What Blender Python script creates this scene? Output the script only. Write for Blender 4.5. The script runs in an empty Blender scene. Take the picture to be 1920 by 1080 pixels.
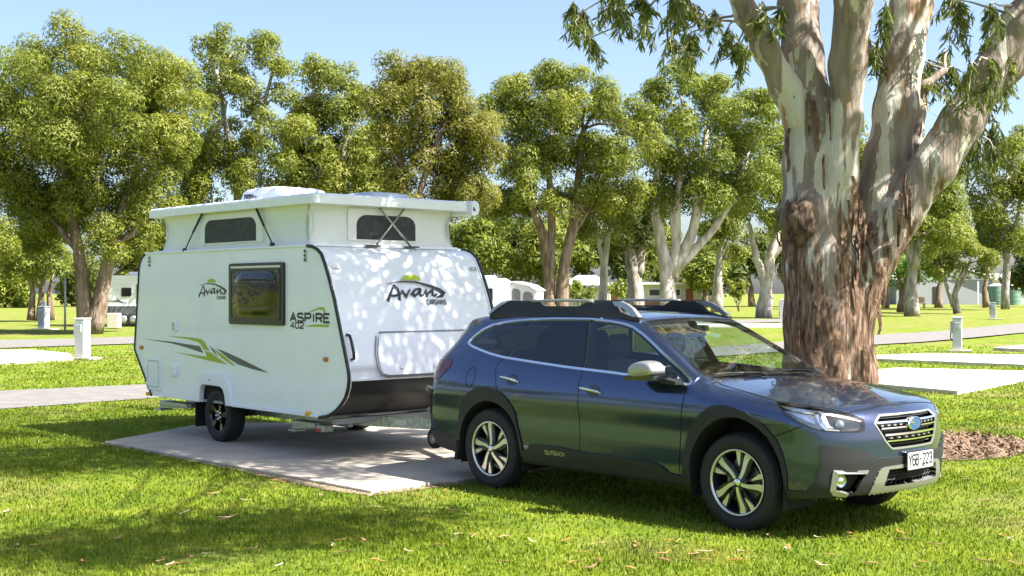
import bpy, math, random
import numpy as np
from mathutils import Vector, noise
random.seed(7)
RNG = np.random.default_rng(11)
SC = bpy.context.scene
COL = SC.collection
# ---------------------------------------------------------------- camera
cam_d = bpy.data.cameras.new('camera'); cam = bpy.data.objects.new('camera', cam_d); COL.objects.link(cam)
cam.location = (0, 0, 1.7574); cam.rotation_euler = (math.radians(90), 0, 0)
cam_d.sensor_width = 36; cam_d.lens = 2377.9 / 1920 * 36; cam_d.shift_y = 8.4 / 1920
cam_d.clip_end = 3000; SC.camera = cam
# ---------------------------------------------------------------- sky, sun, exposure
SUN_AZ, SUN_EL = math.radians(22), math.radians(53)      # azimuth clockwise seen from above, measured from +X towards -Y
sd = Vector((math.cos(SUN_AZ) * math.cos(SUN_EL), -math.sin(SUN_AZ) * math.cos(SUN_EL), math.sin(SUN_EL)))
W_ = bpy.data.worlds.new('World'); SC.world = W_; W_.use_nodes = True
nt = W_.node_tree; bg = nt.nodes['Background']
sky = nt.nodes.new('ShaderNodeTexSky'); sky.sky_type = 'NISHITA'; sky.sun_disc = False
sky.sun_elevation = SUN_EL; sky.sun_rotation = math.atan2(sd.x, sd.y); sky.air_density = .85; sky.dust_density = 2.6; sky.ozone_density = 1.6; sky.altitude = 100
nt.links.new(sky.outputs[0], bg.inputs[0]); bg.inputs[1].default_value = .075
sl = bpy.data.lights.new('sun', 'SUN'); sl.energy = 5.0; sl.angle = math.radians(.5); sl.color = (1, .955, .885)
so = bpy.data.objects.new('sun', sl); COL.objects.link(so); so.location = sd * 60
so.rotation_euler = (-sd).to_track_quat('-Z', 'Y').to_euler()
SC.view_settings.view_transform = 'Standard'; SC.view_settings.look = 'None'; SC.view_settings.exposure = 1.95; SC.view_settings.gamma = 1
SC.cycles.max_bounces = 8; SC.cycles.transparent_max_bounces = 16; SC.cycles.use_denoising = True

# ---------------------------------------------------------------- materials
MATS = {}
def mat(name, col, rough=.6, metal=0., var=0., vscale=6., bump=0., bscale=40., coat=0., stretch=(1, 1, 1), col2=None, spec=.5, thr=(.4, .6), emit=0., bdist=.02):
    if name in MATS: return MATS[name]
    m = bpy.data.materials.new(name); m.use_nodes = True; n = m.node_tree.nodes; L = m.node_tree.links
    p = n['Principled BSDF']; p.inputs['Base Color'].default_value = (*col, 1); p.inputs['Roughness'].default_value = rough
    p.inputs['Metallic'].default_value = metal; p.inputs['Coat Weight'].default_value = coat; p.inputs['Coat Roughness'].default_value = .03
    p.inputs['Specular IOR Level'].default_value = spec
    if var or bump or col2:
        tc = n.new('ShaderNodeTexCoord'); mp = n.new('ShaderNodeMapping'); mp.inputs['Scale'].default_value = stretch
        L.new(tc.outputs['Object'], mp.inputs[0])
    if var or col2:
        nz = n.new('ShaderNodeTexNoise'); nz.inputs['Scale'].default_value = vscale; nz.inputs['Detail'].default_value = 6
        L.new(mp.outputs[0], nz.inputs['Vector'])
        rp = n.new('ShaderNodeMapRange'); rp.inputs[1].default_value = thr[0]; rp.inputs[2].default_value = thr[1]
        L.new(nz.outputs[0], rp.inputs[0])
        mx = n.new('ShaderNodeMix'); mx.data_type = 'RGBA'
        c2 = col2 if col2 else tuple(min(1, c * (1 + var)) for c in col); c1 = col if col2 else tuple(c * (1 - var) for c in col)
        mx.inputs[6].default_value = (*c1, 1); mx.inputs[7].default_value = (*c2, 1)
        L.new(rp.outputs[0], mx.inputs[0]); L.new(mx.outputs[2], p.inputs['Base Color'])
    if bump:
        nb = n.new('ShaderNodeTexNoise'); nb.inputs['Scale'].default_value = bscale; nb.inputs['Detail'].default_value = 5
        L.new(mp.outputs[0], nb.inputs['Vector'])
        b = n.new('ShaderNodeBump'); b.inputs['Strength'].default_value = bump; b.inputs['Distance'].default_value = bdist
        L.new(nb.outputs[0], b.inputs['Height']); L.new(b.outputs[0], p.inputs['Normal'])
    MATS[name] = m
    return m
def glass_mat(name, tint, refl=1.0, f0=.08):
    m = bpy.data.materials.new(name); m.use_nodes = True; n = m.node_tree.nodes; L = m.node_tree.links
    n.remove(n['Principled BSDF']); out = n['Material Output']
    t = n.new('ShaderNodeBsdfTransparent'); t.inputs[0].default_value = (*tint, 1)
    g = n.new('ShaderNodeBsdfGlossy'); g.inputs['Roughness'].default_value = .015; g.inputs[0].default_value = (refl, refl, refl, 1)
    ge = n.new('ShaderNodeNewGeometry'); dp = n.new('ShaderNodeVectorMath'); dp.operation = 'DOT_PRODUCT'; L.new(ge.outputs['Normal'], dp.inputs[0]); L.new(ge.outputs['Incoming'], dp.inputs[1])
    def mth(op, a, b=None, clamp=False):
        k = n.new('ShaderNodeMath'); k.operation = op; k.use_clamp = clamp
        for i, v in enumerate((a, b)):
            if v is None: continue
            if isinstance(v, (int, float)): k.inputs[i].default_value = v
            else: L.new(v, k.inputs[i])
        return k.outputs[0]
    c = mth('SUBTRACT', 1., mth('ABSOLUTE', dp.outputs['Value']), True)
    k = mth('ADD', mth('MULTIPLY', mth('POWER', c, 5.), 1 - f0), f0, True)     # both faces of the pane reflect
    mx = n.new('ShaderNodeMixShader'); L.new(k, mx.inputs[0]); L.new(t.outputs[0], mx.inputs[1]); L.new(g.outputs[0], mx.inputs[2])
    L.new(mx.outputs[0], out.inputs[0]); MATS[name] = m
    return m

# ---------------------------------------------------------------- mesh helpers
def link(o, parent=None):
    COL.objects.link(o)
    if parent is not None: o.parent = parent
    return o
def tag(o, label=None, cat=None, group=None, kind=None):
    if label: o['label'] = label
    if cat: o['category'] = cat
    if group: o['group'] = group
    if kind: o['kind'] = kind
    return o
def empty(name, loc=(0, 0, 0), rz=0., parent=None):
    o = bpy.data.objects.new(name, None); o.location = loc; o.rotation_euler = (0, 0, rz); o.empty_display_size = .2
    return link(o, parent)
def mesh_np(name, V, F, m, parent=None, smooth=False, N=None):
    """V (n,3); F an (m,k) array or a list of index lists"""
    me = bpy.data.meshes.new(name); V = np.asarray(V, np.float32)
    if isinstance(F, np.ndarray):
        k = F.shape[1]; me.vertices.add(len(V)); me.vertices.foreach_set('co', V.ravel())
        me.loops.add(F.size); me.loops.foreach_set('vertex_index', F.astype(np.int32).ravel())
        me.polygons.add(len(F)); me.polygons.foreach_set('loop_start', np.arange(0, F.size, k, dtype=np.int32))
        me.update(calc_edges=True)
    else:
        me.from_pydata([tuple(map(float, v)) for v in V], [], F)
    if smooth or N is not None: me.polygons.foreach_set('use_smooth', np.ones(len(me.polygons), bool))
    me.validate(); me.update()
    if N is not None: me.normals_split_custom_set_from_vertices(np.asarray(N, np.float32).tolist())
    if m is not None: me.materials.append(m)
    return link(bpy.data.objects.new(name, me), parent)
class MB:
    def __init__(s): s.v = []; s.f = []; s.sm = []
    def add(s, V, F, smooth=False):
        o = len(s.v); s.v += [tuple(map(float, p)) for p in V]; s.f += [[i + o for i in f] for f in F]; s.sm += [smooth] * len(F)
        return s
    def box(s, a, b, bev=0.):
        (x0, y0, z0), (x1, y1, z1) = a, b
        if bev <= 0:
            V = [(x0, y0, z0), (x1, y0, z0), (x1, y1, z0), (x0, y1, z0), (x0, y0, z1), (x1, y0, z1), (x1, y1, z1), (x0, y1, z1)]
            return s.add(V, [[3, 2, 1, 0], [4, 5, 6, 7], [0, 1, 5, 4], [1, 2, 6, 5], [2, 3, 7, 6], [3, 0, 4, 7]])
        e = bev; V = []
        for z, i in ((z0, e), (z0 + e, 0), (z1 - e, 0), (z1, e)):
            V += [(x0 + i + (e if not i else 0), y0 + i, z), (x1 - i - (e if not i else 0), y0 + i, z), (x1 - i, y0 + i + (e if not i else 0), z), (x1 - i, y1 - i - (e if not i else 0), z),
                  (x1 - i - (e if not i else 0), y1 - i, z), (x0 + i + (e if not i else 0), y1 - i, z), (x0 + i, y1 - i - (e if not i else 0), z), (x0 + i, y0 + i + (e if not i else 0), z)]
        F = [[7, 6, 5, 4, 3, 2, 1, 0], [24 + i for i in range(8)]]
        for r in range(3):
            for i in range(8): F.append([r * 8 + i, r * 8 + (i + 1) % 8, (r + 1) * 8 + (i + 1) % 8, (r + 1) * 8 + i])
        return s.add(V, F)
    def tube(s, path, rad, n=8, cap=True, smooth=True):
        P = [Vector(p) for p in path]; rr = rad if hasattr(rad, '__len__') else [rad] * len(P)
        V = []; up = None
        for i, p in enumerate(P):
            t = (P[min(i + 1, len(P) - 1)] - P[max(i - 1, 0)]).normalized()
            if up is None: up = Vector((0, 0, 1)) if abs(t.z) < .9 else Vector((1, 0, 0))
            a = t.cross(up).normalized(); up = a.cross(t).normalized()
            for k in range(n):
                an = 2 * math.pi * k / n; V.append(p + (a * math.cos(an) + up * math.sin(an)) * rr[i])
        F = []
        for i in range(len(P) - 1):
            for k in range(n): F.append([i * n + k, i * n + (k + 1) % n, (i + 1) * n + (k + 1) % n, (i + 1) * n + k])
        s.add(V, F, smooth)
        if cap:
            o = len(s.v) - len(V); s.f += [[o + k for k in reversed(range(n))], [o + (len(P) - 1) * n + k for k in range(n)]]; s.sm += [False, False]
        return s
    def lathe(s, prof, n=32, axis='y', o=(0, 0, 0), smooth=True):
        """prof: (radius, height along axis)"""
        V = []
        for r, h in prof:
            for k in range(n):
                a = 2 * math.pi * k / n; c, d = r * math.cos(a), r * math.sin(a)
                V.append({'y': (o[0] + c, o[1] + h, o[2] + d), 'z': (o[0] + c, o[1] + d, o[2] + h), 'x': (o[0] + h, o[1] + c, o[2] + d)}[axis])
        F = [[i * n + k, i * n + (k + 1) % n, (i + 1) * n + (k + 1) % n, (i + 1) * n + k] for i in range(len(prof) - 1) for k in range(n)]
        return s.add(V, F, smooth)
    def prism(s, poly, f0, f1):
        """poly of 2-D points; f0/f1 map a 2-D point to the two faces"""
        n = len(poly); V = [f0(*p) for p in poly] + [f1(*p) for p in poly]
        F = [list(range(n)), list(range(2 * n - 1, n - 1, -1))] + [[(i + 1) % n, i, n + i, n + (i + 1) % n] for i in range(n)]
        return s.add(V, F)
    def build(s, name, m, parent=None):
        o = mesh_np(name, s.v, s.f, m, parent)
        if len(s.sm) == len(o.data.polygons): o.data.polygons.foreach_set('use_smooth', s.sm)
        return o
def bx(name, a, b, m, parent=None, bev=0.): return MB().box(a, b, bev).build(name, m, parent)
def rrect(x0, z0, x1, z1, r, n=5):
    P = []
    for cx, cz, a0 in ((x1 - r, z1 - r, 0), (x0 + r, z1 - r, 90), (x0 + r, z0 + r, 180), (x1 - r, z0 + r, 270)):
        for k in range(n + 1):
            a = math.radians(a0 + 90 * k / n); P.append((cx + r * math.cos(a), cz + r * math.sin(a)))
    return P
def in_poly(poly, X, Y):
    P = np.asarray(poly, float); r = np.zeros(X.shape, bool)
    for (x0, y0), (x1, y1) in zip(P, np.roll(P, -1, 0)):
        if y0 == y1: continue
        c = ((y0 > Y) != (y1 > Y)) & (X < (x1 - x0) * (Y - y0) / (y1 - y0) + x0)
        r ^= c
    return r
def surface_net(Fv, org, h):
    S = Fv < 0; nx, ny, nz = Fv.shape
    cnt = np.zeros((nx - 1, ny - 1, nz - 1), np.int8)
    for i in (0, 1):
        for j in (0, 1):
            for k in (0, 1): cnt += S[i:nx - 1 + i, j:ny - 1 + j, k:nz - 1 + k]
    act = (cnt > 0) & (cnt < 8); I, J, K = np.nonzero(act); n = len(I)
    idx = -np.ones(act.shape, np.int64); idx[I, J, K] = np.arange(n)
    pos = np.zeros((n, 3)); c = np.zeros(n)
    cs = [(i, j, k) for i in (0, 1) for j in (0, 1) for k in (0, 1)]
    for a in range(8):
        for b in range(a + 1, 8):
            A, B = cs[a], cs[b]
            if sum(abs(p - q) for p, q in zip(A, B)) != 1: continue
            fa = Fv[I + A[0], J + A[1], K + A[2]]; fb = Fv[I + B[0], J + B[1], K + B[2]]
            m = (fa < 0) != (fb < 0); t = np.where(m, fa / np.where(m, fa - fb, 1), 0)
            pos += np.where(m[:, None], np.array(A) + t[:, None] * (np.array(B) - np.array(A)), 0); c += m
    pos = (pos / c[:, None] + np.stack([I, J, K], 1)) * h + np.array(org)
    Q = []
    for ax in range(3):
        sl0 = [slice(1, -1)] * 3; sl0[ax] = slice(0, -1); sl1 = list(sl0); sl1[ax] = slice(1, None)
        A = S[tuple(sl0)]; B = S[tuple(sl1)]
        E = np.argwhere(A != B)
        off = np.array([1, 1, 1]); off[ax] = 0; E = E + off
        fl = S[E[:, 0], E[:, 1], E[:, 2]]
        u, v = (ax + 1) % 3, (ax + 2) % 3
        def cid(du, dv):
            e = E.copy(); e[:, u] -= du; e[:, v] -= dv
            return idx[e[:, 0], e[:, 1], e[:, 2]]
        q = np.stack([cid(1, 1), cid(0, 1), cid(0, 0), cid(1, 0)], 1)
        q = np.where(fl[:, None], q, q[:, ::-1]); Q.append(q)
    Q = np.concatenate(Q)
    return pos, Q[(Q >= 0).all(1)]
# ---------------------------------------------------------------- drawn lettering (strokes)
GLY = {'A': [[(0, 0), (.3, 1), (.6, 0)], [(.11, .35), (.49, .35)]], 'B': [[(0, 0), (0, 1), (.42, 1), (.54, .88), (.54, .64), (.42, .53), (0, .53)], [(.42, .53), (.58, .4), (.58, .13), (.44, 0), (0, 0)]],
 'C': [[(.58, .82), (.44, 1), (.14, 1), (0, .84), (0, .16), (.14, 0), (.44, 0), (.58, .18)]], 'E': [[(.55, 1), (0, 1), (0, 0), (.55, 0)], [(0, .52), (.46, .52)]], 'G': [[(.58, .82), (.44, 1), (.14, 1), (0, .84), (0, .16), (.14, 0), (.44, 0), (.58, .16), (.58, .46), (.34, .46)]],
 'I': [[(.1, 0), (.1, 1)]], 'K': [[(0, 0), (0, 1)], [(.56, 1), (.02, .45)], [(.2, .62), (.58, 0)]], 'N': [[(0, 0), (0, 1), (.56, 0), (.56, 1)]], 'O': [[(.14, 0), (0, .16), (0, .84), (.14, 1), (.44, 1), (.58, .84), (.58, .16), (.44, 0), (.14, 0)]],
 'P': [[(0, 0), (0, 1), (.44, 1), (.58, .86), (.58, .6), (.44, .46), (0, .46)]], 'R': [[(0, 0), (0, 1), (.44, 1), (.58, .86), (.58, .6), (.44, .48), (0, .48)], [(.3, .48), (.58, 0)]], 'S': [[(.57, .86), (.44, 1), (.14, 1), (0, .86), (0, .66), (.12, .54), (.46, .48), (.58, .36), (.58, .14), (.44, 0), (.12, 0), (0, .14)]],
 'T': [[(0, 1), (.6, 1)], [(.3, 1), (.3, 0)]], 'U': [[(0, 1), (0, .16), (.14, 0), (.44, 0), (.58, .16), (.58, 1)]], 'V': [[(0, 1), (.3, 0), (.6, 1)]], 'W': [[(0, 1), (.16, 0), (.33, .7), (.5, 0), (.66, 1)]], 'Y': [[(0, 1), (.3, .5), (.6, 1)], [(.3, .5), (.3, 0)]],
 '-': [[(.1, .5), (.46, .5)]], '0': [[(.14, 0), (0, .16), (0, .84), (.14, 1), (.44, 1), (.58, .84), (.58, .16), (.44, 0), (.14, 0)]], '2': [[(0, .84), (.14, 1), (.44, 1), (.58, .86), (.58, .62), (0, .14), (0, 0), (.58, 0)]],
 '3': [[(0, .86), (.14, 1), (.44, 1), (.57, .86), (.57, .64), (.44, .53), (.2, .53)], [(.44, .53), (.58, .4), (.58, .14), (.44, 0), (.14, 0), (0, .14)]], '4': [[(.46, 0), (.46, 1), (0, .3), (.6, .3)]], '6': [[(.56, .86), (.42, 1), (.14, 1), (0, .84), (0, .16), (.14, 0), (.44, 0), (.58, .16), (.58, .42), (.44, .56), (.14, .56), (0, .42)]]}
def stroke(mb, pts, w, fn):
    """flat stroke of width w (a number or one per point) through 2-D points, laid on a surface by fn(u, v)"""
    P = np.array(pts, float); n = len(P); ww = w if hasattr(w, '__len__') else [w] * n
    d = np.diff(P, axis=0); d /= np.maximum(np.linalg.norm(d, axis=1, keepdims=True), 1e-9); nr = np.stack([-d[:, 1], d[:, 0]], 1)
    V = []
    for i in range(n):
        a = nr[max(i - 1, 0)]; b = nr[min(i, n - 2)]; m = a + b; m /= max(np.linalg.norm(m), 1e-6); k = 1 / max(.5, float(m @ a))
        V += [fn(*(P[i] + m * k * ww[i] / 2)), fn(*(P[i] - m * k * ww[i] / 2))]
    mb.add(V, [[2 * i, 2 * i + 1, 2 * i + 3, 2 * i + 2] for i in range(n - 1)])
def text(mb, s, u0, v0, width, height, w, fn, gap=.22, lean=0.):
    adv = [(.2 if c == 'I' else .6) for c in s]; tot = sum(adv) + gap * (len(s) - 1); kx = width / tot; x = 0
    for c, a in zip(s, adv):
        for st in GLY[c]: stroke(mb, [(u0 + (x + p[0]) * kx + lean * p[1] * height, v0 + p[1] * height) for p in st], w, fn)
        x += a + gap
# ---------------------------------------------------------------- ground, roads, pads
def at(u, v, d): return Vector(((u - 960) / 2377.9 * d, d, 1.7574 + (548.4 - v) / 2377.9 * d))     # a point at distance d (metres) in the view
def nodes_of(m): return m.node_tree.nodes, m.node_tree.links
def noise_n(n, L, vec, scale, detail=4, rough=.5):
    z = n.new('ShaderNodeTexNoise'); z.inputs['Scale'].default_value = scale; z.inputs['Detail'].default_value = detail; z.inputs['Roughness'].default_value = rough; L.new(vec, z.inputs['Vector']); return z.outputs[0]
def ramp_n(n, L, fac, stops):
    r = n.new('ShaderNodeValToRGB'); e = r.color_ramp.elements
    while len(e) < len(stops): e.new(.5)
    for x, (p, c) in zip(e, stops): x.position = p; x.color = (*c, 1)
    L.new(fac, r.inputs[0]); return r.outputs[0]
def mix_n(n, L, fac, a, b, mode='MIX'):
    m = n.new('ShaderNodeMix'); m.data_type = 'RGBA'; m.blend_type = mode
    for i, v in ((0, fac), (6, a), (7, b)):
        if isinstance(v, (int, float)): m.inputs[i].default_value = v
        elif isinstance(v, tuple): m.inputs[i].default_value = (*v, 1)
        else: L.new(v, m.inputs[i])
    return m.outputs[2]
def lawn_colour(n, L, vec):
    """green, with straw-coloured dry patches; shared by the turf sheet and the blades"""
    a = noise_n(n, L, vec, .33, 5, .6); b = noise_n(n, L, vec, 1.7, 4, .6)
    g = ramp_n(n, L, b, [(.30, (.096, .152, .011)), (.55, (.158, .212, .017)), (.75, (.235, .262, .032))])
    s = ramp_n(n, L, b, [(.3, (.16, .15, .045)), (.7, (.27, .23, .10))])
    mr = n.new('ShaderNodeMapRange'); mr.inputs[1].default_value = .53; mr.inputs[2].default_value = .72; mr.inputs[4].default_value = .8; L.new(a, mr.inputs[0])
    sp = n.new('ShaderNodeSeparateXYZ'); L.new(vec, sp.inputs[0]); yd = n.new('ShaderNodeMapRange'); yd.inputs[1].default_value = 15; yd.inputs[2].default_value = 70; yd.inputs[4].default_value = .13; L.new(sp.outputs[1], yd.inputs[0])
    ad = n.new('ShaderNodeMath'); ad.operation = 'ADD'; L.new(a, ad.inputs[0]); L.new(yd.outputs[0], ad.inputs[1]); L.new(ad.outputs[0], mr.inputs[0])
    return mix_n(n, L, mr.outputs[0], g, s)
m_lawn = bpy.data.materials.new('lawn_turf'); m_lawn.use_nodes = True; n, L = nodes_of(m_lawn)
geo = n.new('ShaderNodeNewGeometry'); P = n['Principled BSDF']; P.inputs['Roughness'].default_value = .95; P.inputs['Specular IOR Level'].default_value = .15
vec = geo.outputs['Position']; col = lawn_colour(n, L, vec)
fine = noise_n(n, L, vec, 38, 4, .7); col = mix_n(n, L, 1., col, ramp_n(n, L, fine, [(.3, (.50, .55, .5)), (.7, (1.12, 1.1, 1.0))]), 'MULTIPLY'); L.new(col, P.inputs['Base Color'])
bp = n.new('ShaderNodeBump'); bp.inputs['Strength'].default_value = .7; bp.inputs['Distance'].default_value = .05; L.new(fine, bp.inputs['Height']); L.new(bp.outputs[0], P.inputs['Normal'])
gxs = np.unique(np.r_[-900, -300, np.arange(-60, 61, 1.5), 300, 900]); gys = np.unique(np.r_[-80, -20, np.arange(0, 120, 1.5), 200, 500, 1500])
V = []; 
for y in gys:
    for x in gxs:
        fl = 1 if (y > 28 and abs(x) < 60 and y < 119) else 0
        V.append((x, y, 0.03 * fl * (noise.noise(Vector((x * .08, y * .08, 0))) - .4) - .02 * fl))
nx = len(gxs); F = np.array([[j * nx + i, j * nx + i + 1, (j + 1) * nx + i + 1, (j + 1) * nx + i] for j in range(len(gys) - 1) for i in range(nx - 1)])
ground = mesh_np('ground', V, F, m_lawn, None, True); tag(ground, kind='structure')
m_asph = mat('asphalt', (.140, .131, .121), .9, var=.10, vscale=3, bump=.5, bscale=140, bdist=.01)
m_conc = mat('concrete', (.38, .335, .28), .85, var=.17, vscale=2.2, bump=.25, bscale=60, bdist=.006, thr=(.3, .7)); m_conc2 = mat('pale_concrete', (.52, .48, .41), .85, var=.06, vscale=1.0)
def slab(name, P, h, m, kind='structure', edge=None):
    mb = MB(); mb.prism(P, lambda x, y: (x, y, h), lambda x, y: (x, y, -.05)); o = mb.build(name, m); tag(o, kind=kind); return o
def road(name, A, B, z=.012):
    V = [(x, y, z) for x, y in A] + [(x, y, z) for x, y in B]; k = len(A)
    o = mesh_np(name, V, [[i, i + 1, k + i + 1, k + i] for i in range(k - 1)], m_asph); tag(o, kind='structure'); return o
_c, _s = math.cos(-.8305734), math.sin(-.8305734)
def fc(x, y): return (.468277 + x * _c - y * _s, 11.97323 + x * _s + y * _c)
PAD = [fc(*p) for p in ((-5.54, -1.98), (-3.0, -1.93), (-.47, -1.87), (-.5, 2.2), (-4.7, 2.2), (-6.62, -.1))]
pad = slab('concrete_pad', PAD, .03, m_conc)
pb_ = pad.modifiers.new('b', 'BEVEL'); pb_.width = .012; pb_.segments = 2
road('road', [(-24, 1), (-7.68, 19.03), (-6.09, 20.83), (1.5, 30.0), (9.4, 39.2), (12.39, 42.8), (14.5, 44.9), (18.0, 49.4), (22.3, 55.3), (60, 105)],
     [(-26, 3.6), (-9.15, 22.5), (-7.07, 24.07), (2.5, 34.8), (10.2, 46.0), (15.2, 52.5), (17.5, 55.2), (20.6, 59.2), (26.9, 69.0), (70, 128)])
road('path', [(-60, -10), (-16.1, 39.95), (-13.1, 43.26), (-6, 51), (4, 62), (12, 71), (22, 82)], [(-66, -8), (-18.8, 46.6), (-15.1, 50.0), (-8, 57), (2, 68), (10, 76), (20, 87)])
slab('concrete_pad', [(-18.5, 28.2), (-12.6, 31.3), (-11.6, 33.5), (-12.4, 35.5), (-14.3, 37.7), (-20.5, 36.5)], .06, m_conc2)
slab('concrete_pad', [(6.75, 23.4), (7.62, 21.7), (10.05, 24.95), (11.6, 27.0), (8.6, 28.4), (6.9, 26.5)], .075, m_conc2)
slab('concrete_pad', [(8.4, 33.6), (12.09, 29.93), (15.6, 33.4), (14.4, 34.4), (11.56, 35.4)], .06, m_conc2)
slab('concrete_pad', [(14.87, 39.2), (15.39, 38.1), (19, 40.3), (18.2, 43.0)], .06, m_conc2)
slab('concrete_pad', [(6.5, 64.0), (15, 64.5), (17, 69.5), (9, 70)], .04, m_conc2)
# bare soil round the pad, and bark mulch under the big gum
m_soil = mat('bare_soil', (.16, .115, .07), .95, col2=(.25, .19, .115), vscale=14, bump=.8, bscale=70, bdist=.02)
mb = MB(); P = [fc(*p) for p in ((-5.55, -1.97), (-3.0, -1.92), (-.46, -1.86), (-.47, -.3))]; Q = [fc(*p) for p in ((-5.62, -2.02), (-4.2, -2.02), (-3.0, -2.0), (-2.0, -2.02), (-.9, -2.06), (-.36, -1.95), (-.36, -.3))]
P = resample_pts = [fc(*p) for p in ((-5.55, -1.97), (-4.2, -1.95), (-3.0, -1.92), (-2.0, -1.90), (-.9, -1.87), (-.465, -1.86), (-.47, -.3))]
k = len(P); o = mesh_np('soil_edge', [(x, y, .006) for x, y in P] + [(x, y, .006) for x, y in Q], [[i, i + 1, k + i + 1, k + i] for i in range(k - 1)], m_soil); tag(o, kind='structure')
GUM = Vector((3.72, 14.7, 0))
V = [(GUM.x, GUM.y, .05)]; k = 48
for i in range(k):
    a = 2 * math.pi * i / k; r = 2.25 + .25 * noise.noise(Vector((math.cos(a) * 2, math.sin(a) * 2, 3))); V.append((GUM.x + .1 + r * math.cos(a), GUM.y + .0 + r * .68 * math.sin(a), .008))
m_mulch = mat('bark_mulch', (.10, .06, .034), .95, col2=(.20, .13, .08), vscale=26, bump=1., bscale=60, bdist=.03)
o = mesh_np('mulch_bed', V, [[0, i + 1, (i + 1) % k + 1] for i in range(k)], m_mulch); tag(o, kind='structure')
# ---------------------------------------------------------------- car body as a smooth solid
def curve(pts, sig=.02, step=.002):
    p = np.array(pts, float); lo, hi = p[0, 0] - 1.0, p[-1, 0] + 1.0
    t = np.arange(lo, hi, step)
    sl0 = (p[1, 1] - p[0, 1]) / (p[1, 0] - p[0, 0]); sl1 = (p[-1, 1] - p[-2, 1]) / (p[-1, 0] - p[-2, 0])
    v = np.interp(t, p[:, 0], p[:, 1])
    v = np.where(t < p[0, 0], p[0, 1] + sl0 * (t - p[0, 0]), v); v = np.where(t > p[-1, 0], p[-1, 1] + sl1 * (t - p[-1, 0]), v)
    n = int(4 * sig / step); k = np.exp(-.5 * (np.arange(-n, n + 1) * step / sig) ** 2); k /= k.sum()
    v = np.convolve(np.pad(v, n, mode='edge'), k, mode='valid')
    return lambda x: np.interp(x, t, v)
def smax(a, b, k):
    h = np.clip(.5 + .5 * (a - b) / k, 0, 1)
    return b * (1 - h) + a * h + k * h * (1 - h)
C_W = curve([(.15, .84), (.28, .875), (.42, .912), (.56, .914), (.70, .910), (.82, .921), (.90, .915), (.97, .897), (1.03, .876), (1.10, .847), (1.50, .655), (1.58, .606), (1.75, .48)], .022)
C_T = curve([(-1.3, 1.50), (-.80, 1.525), (-.45, 1.565), (0, 1.590), (.5, 1.603), (.95, 1.605), (1.3, 1.592), (1.52, 1.565), (1.56, 1.548), (2.38, 1.105), (2.44, 1.092), (2.8, 1.062), (3.1, 1.020), (3.4, .972), (3.60, .925), (3.85, .83)], .03)
C_F = curve([(.1, 3.30), (.24, 3.52), (.30, 3.625), (.40, 3.66), (.56, 3.672), (.70, 3.668), (.82, 3.655), (.90, 3.62), (.98, 3.56), (1.2, 3.3)], .018)
C_R = curve([(.1, -.80), (.30, -1.00), (.42, -1.10), (.60, -1.135), (.80, -1.12), (.90, -1.075), (1.08, -1.045), (1.16, -1.01), (1.27, -.90), (1.42, -.79), (1.50, -.775), (1.7, -.76)], .02)
C_CR = curve([(-1.3, .10), (1.3, .09), (1.6, .075), (2.3, .06), (2.5, .075), (3.7, .10)], .05)
def car_f(x, y, z):
    a = np.abs(y)
    w = C_W(z) - .16 * np.clip(x - 2.85, 0, 9) ** 2 - .10 * np.clip(-.35 - x, 0, 9) ** 2
    up = np.clip((z - 1.02) / .4, 0, 1)
    w = w - up * .10 * np.clip(.1 - x, 0, 9) ** 2
    fs = a - w
    ft = (z - C_T(x) + C_CR(x) * a * a) * .92
    ff = x - C_F(z) + .30 * a ** 2 + .30 * a ** 6
    fr = C_R(z) - x + .17 * a ** 2 + .16 * a ** 6
    fb = .255 + .10 * np.clip(x - 3.15, 0, 9) + .12 * np.clip(-.5 - x, 0, 9) - z
    kt = np.where(x > 2.3, .11, .085)
    f = smax(fs, ft, kt)
    f = smax(f, ff, .085)
    f = smax(f, fr, .12)
    return smax(f, fb, .05)
def car_grad(x, y, z, e=.002):
    g = np.stack([car_f(x + e, y, z) - car_f(x - e, y, z), car_f(x, y + e, z) - car_f(x, y - e, z), car_f(x, y, z + e) - car_f(x, y, z - e)], -1) / (2 * e)
    return g
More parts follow.
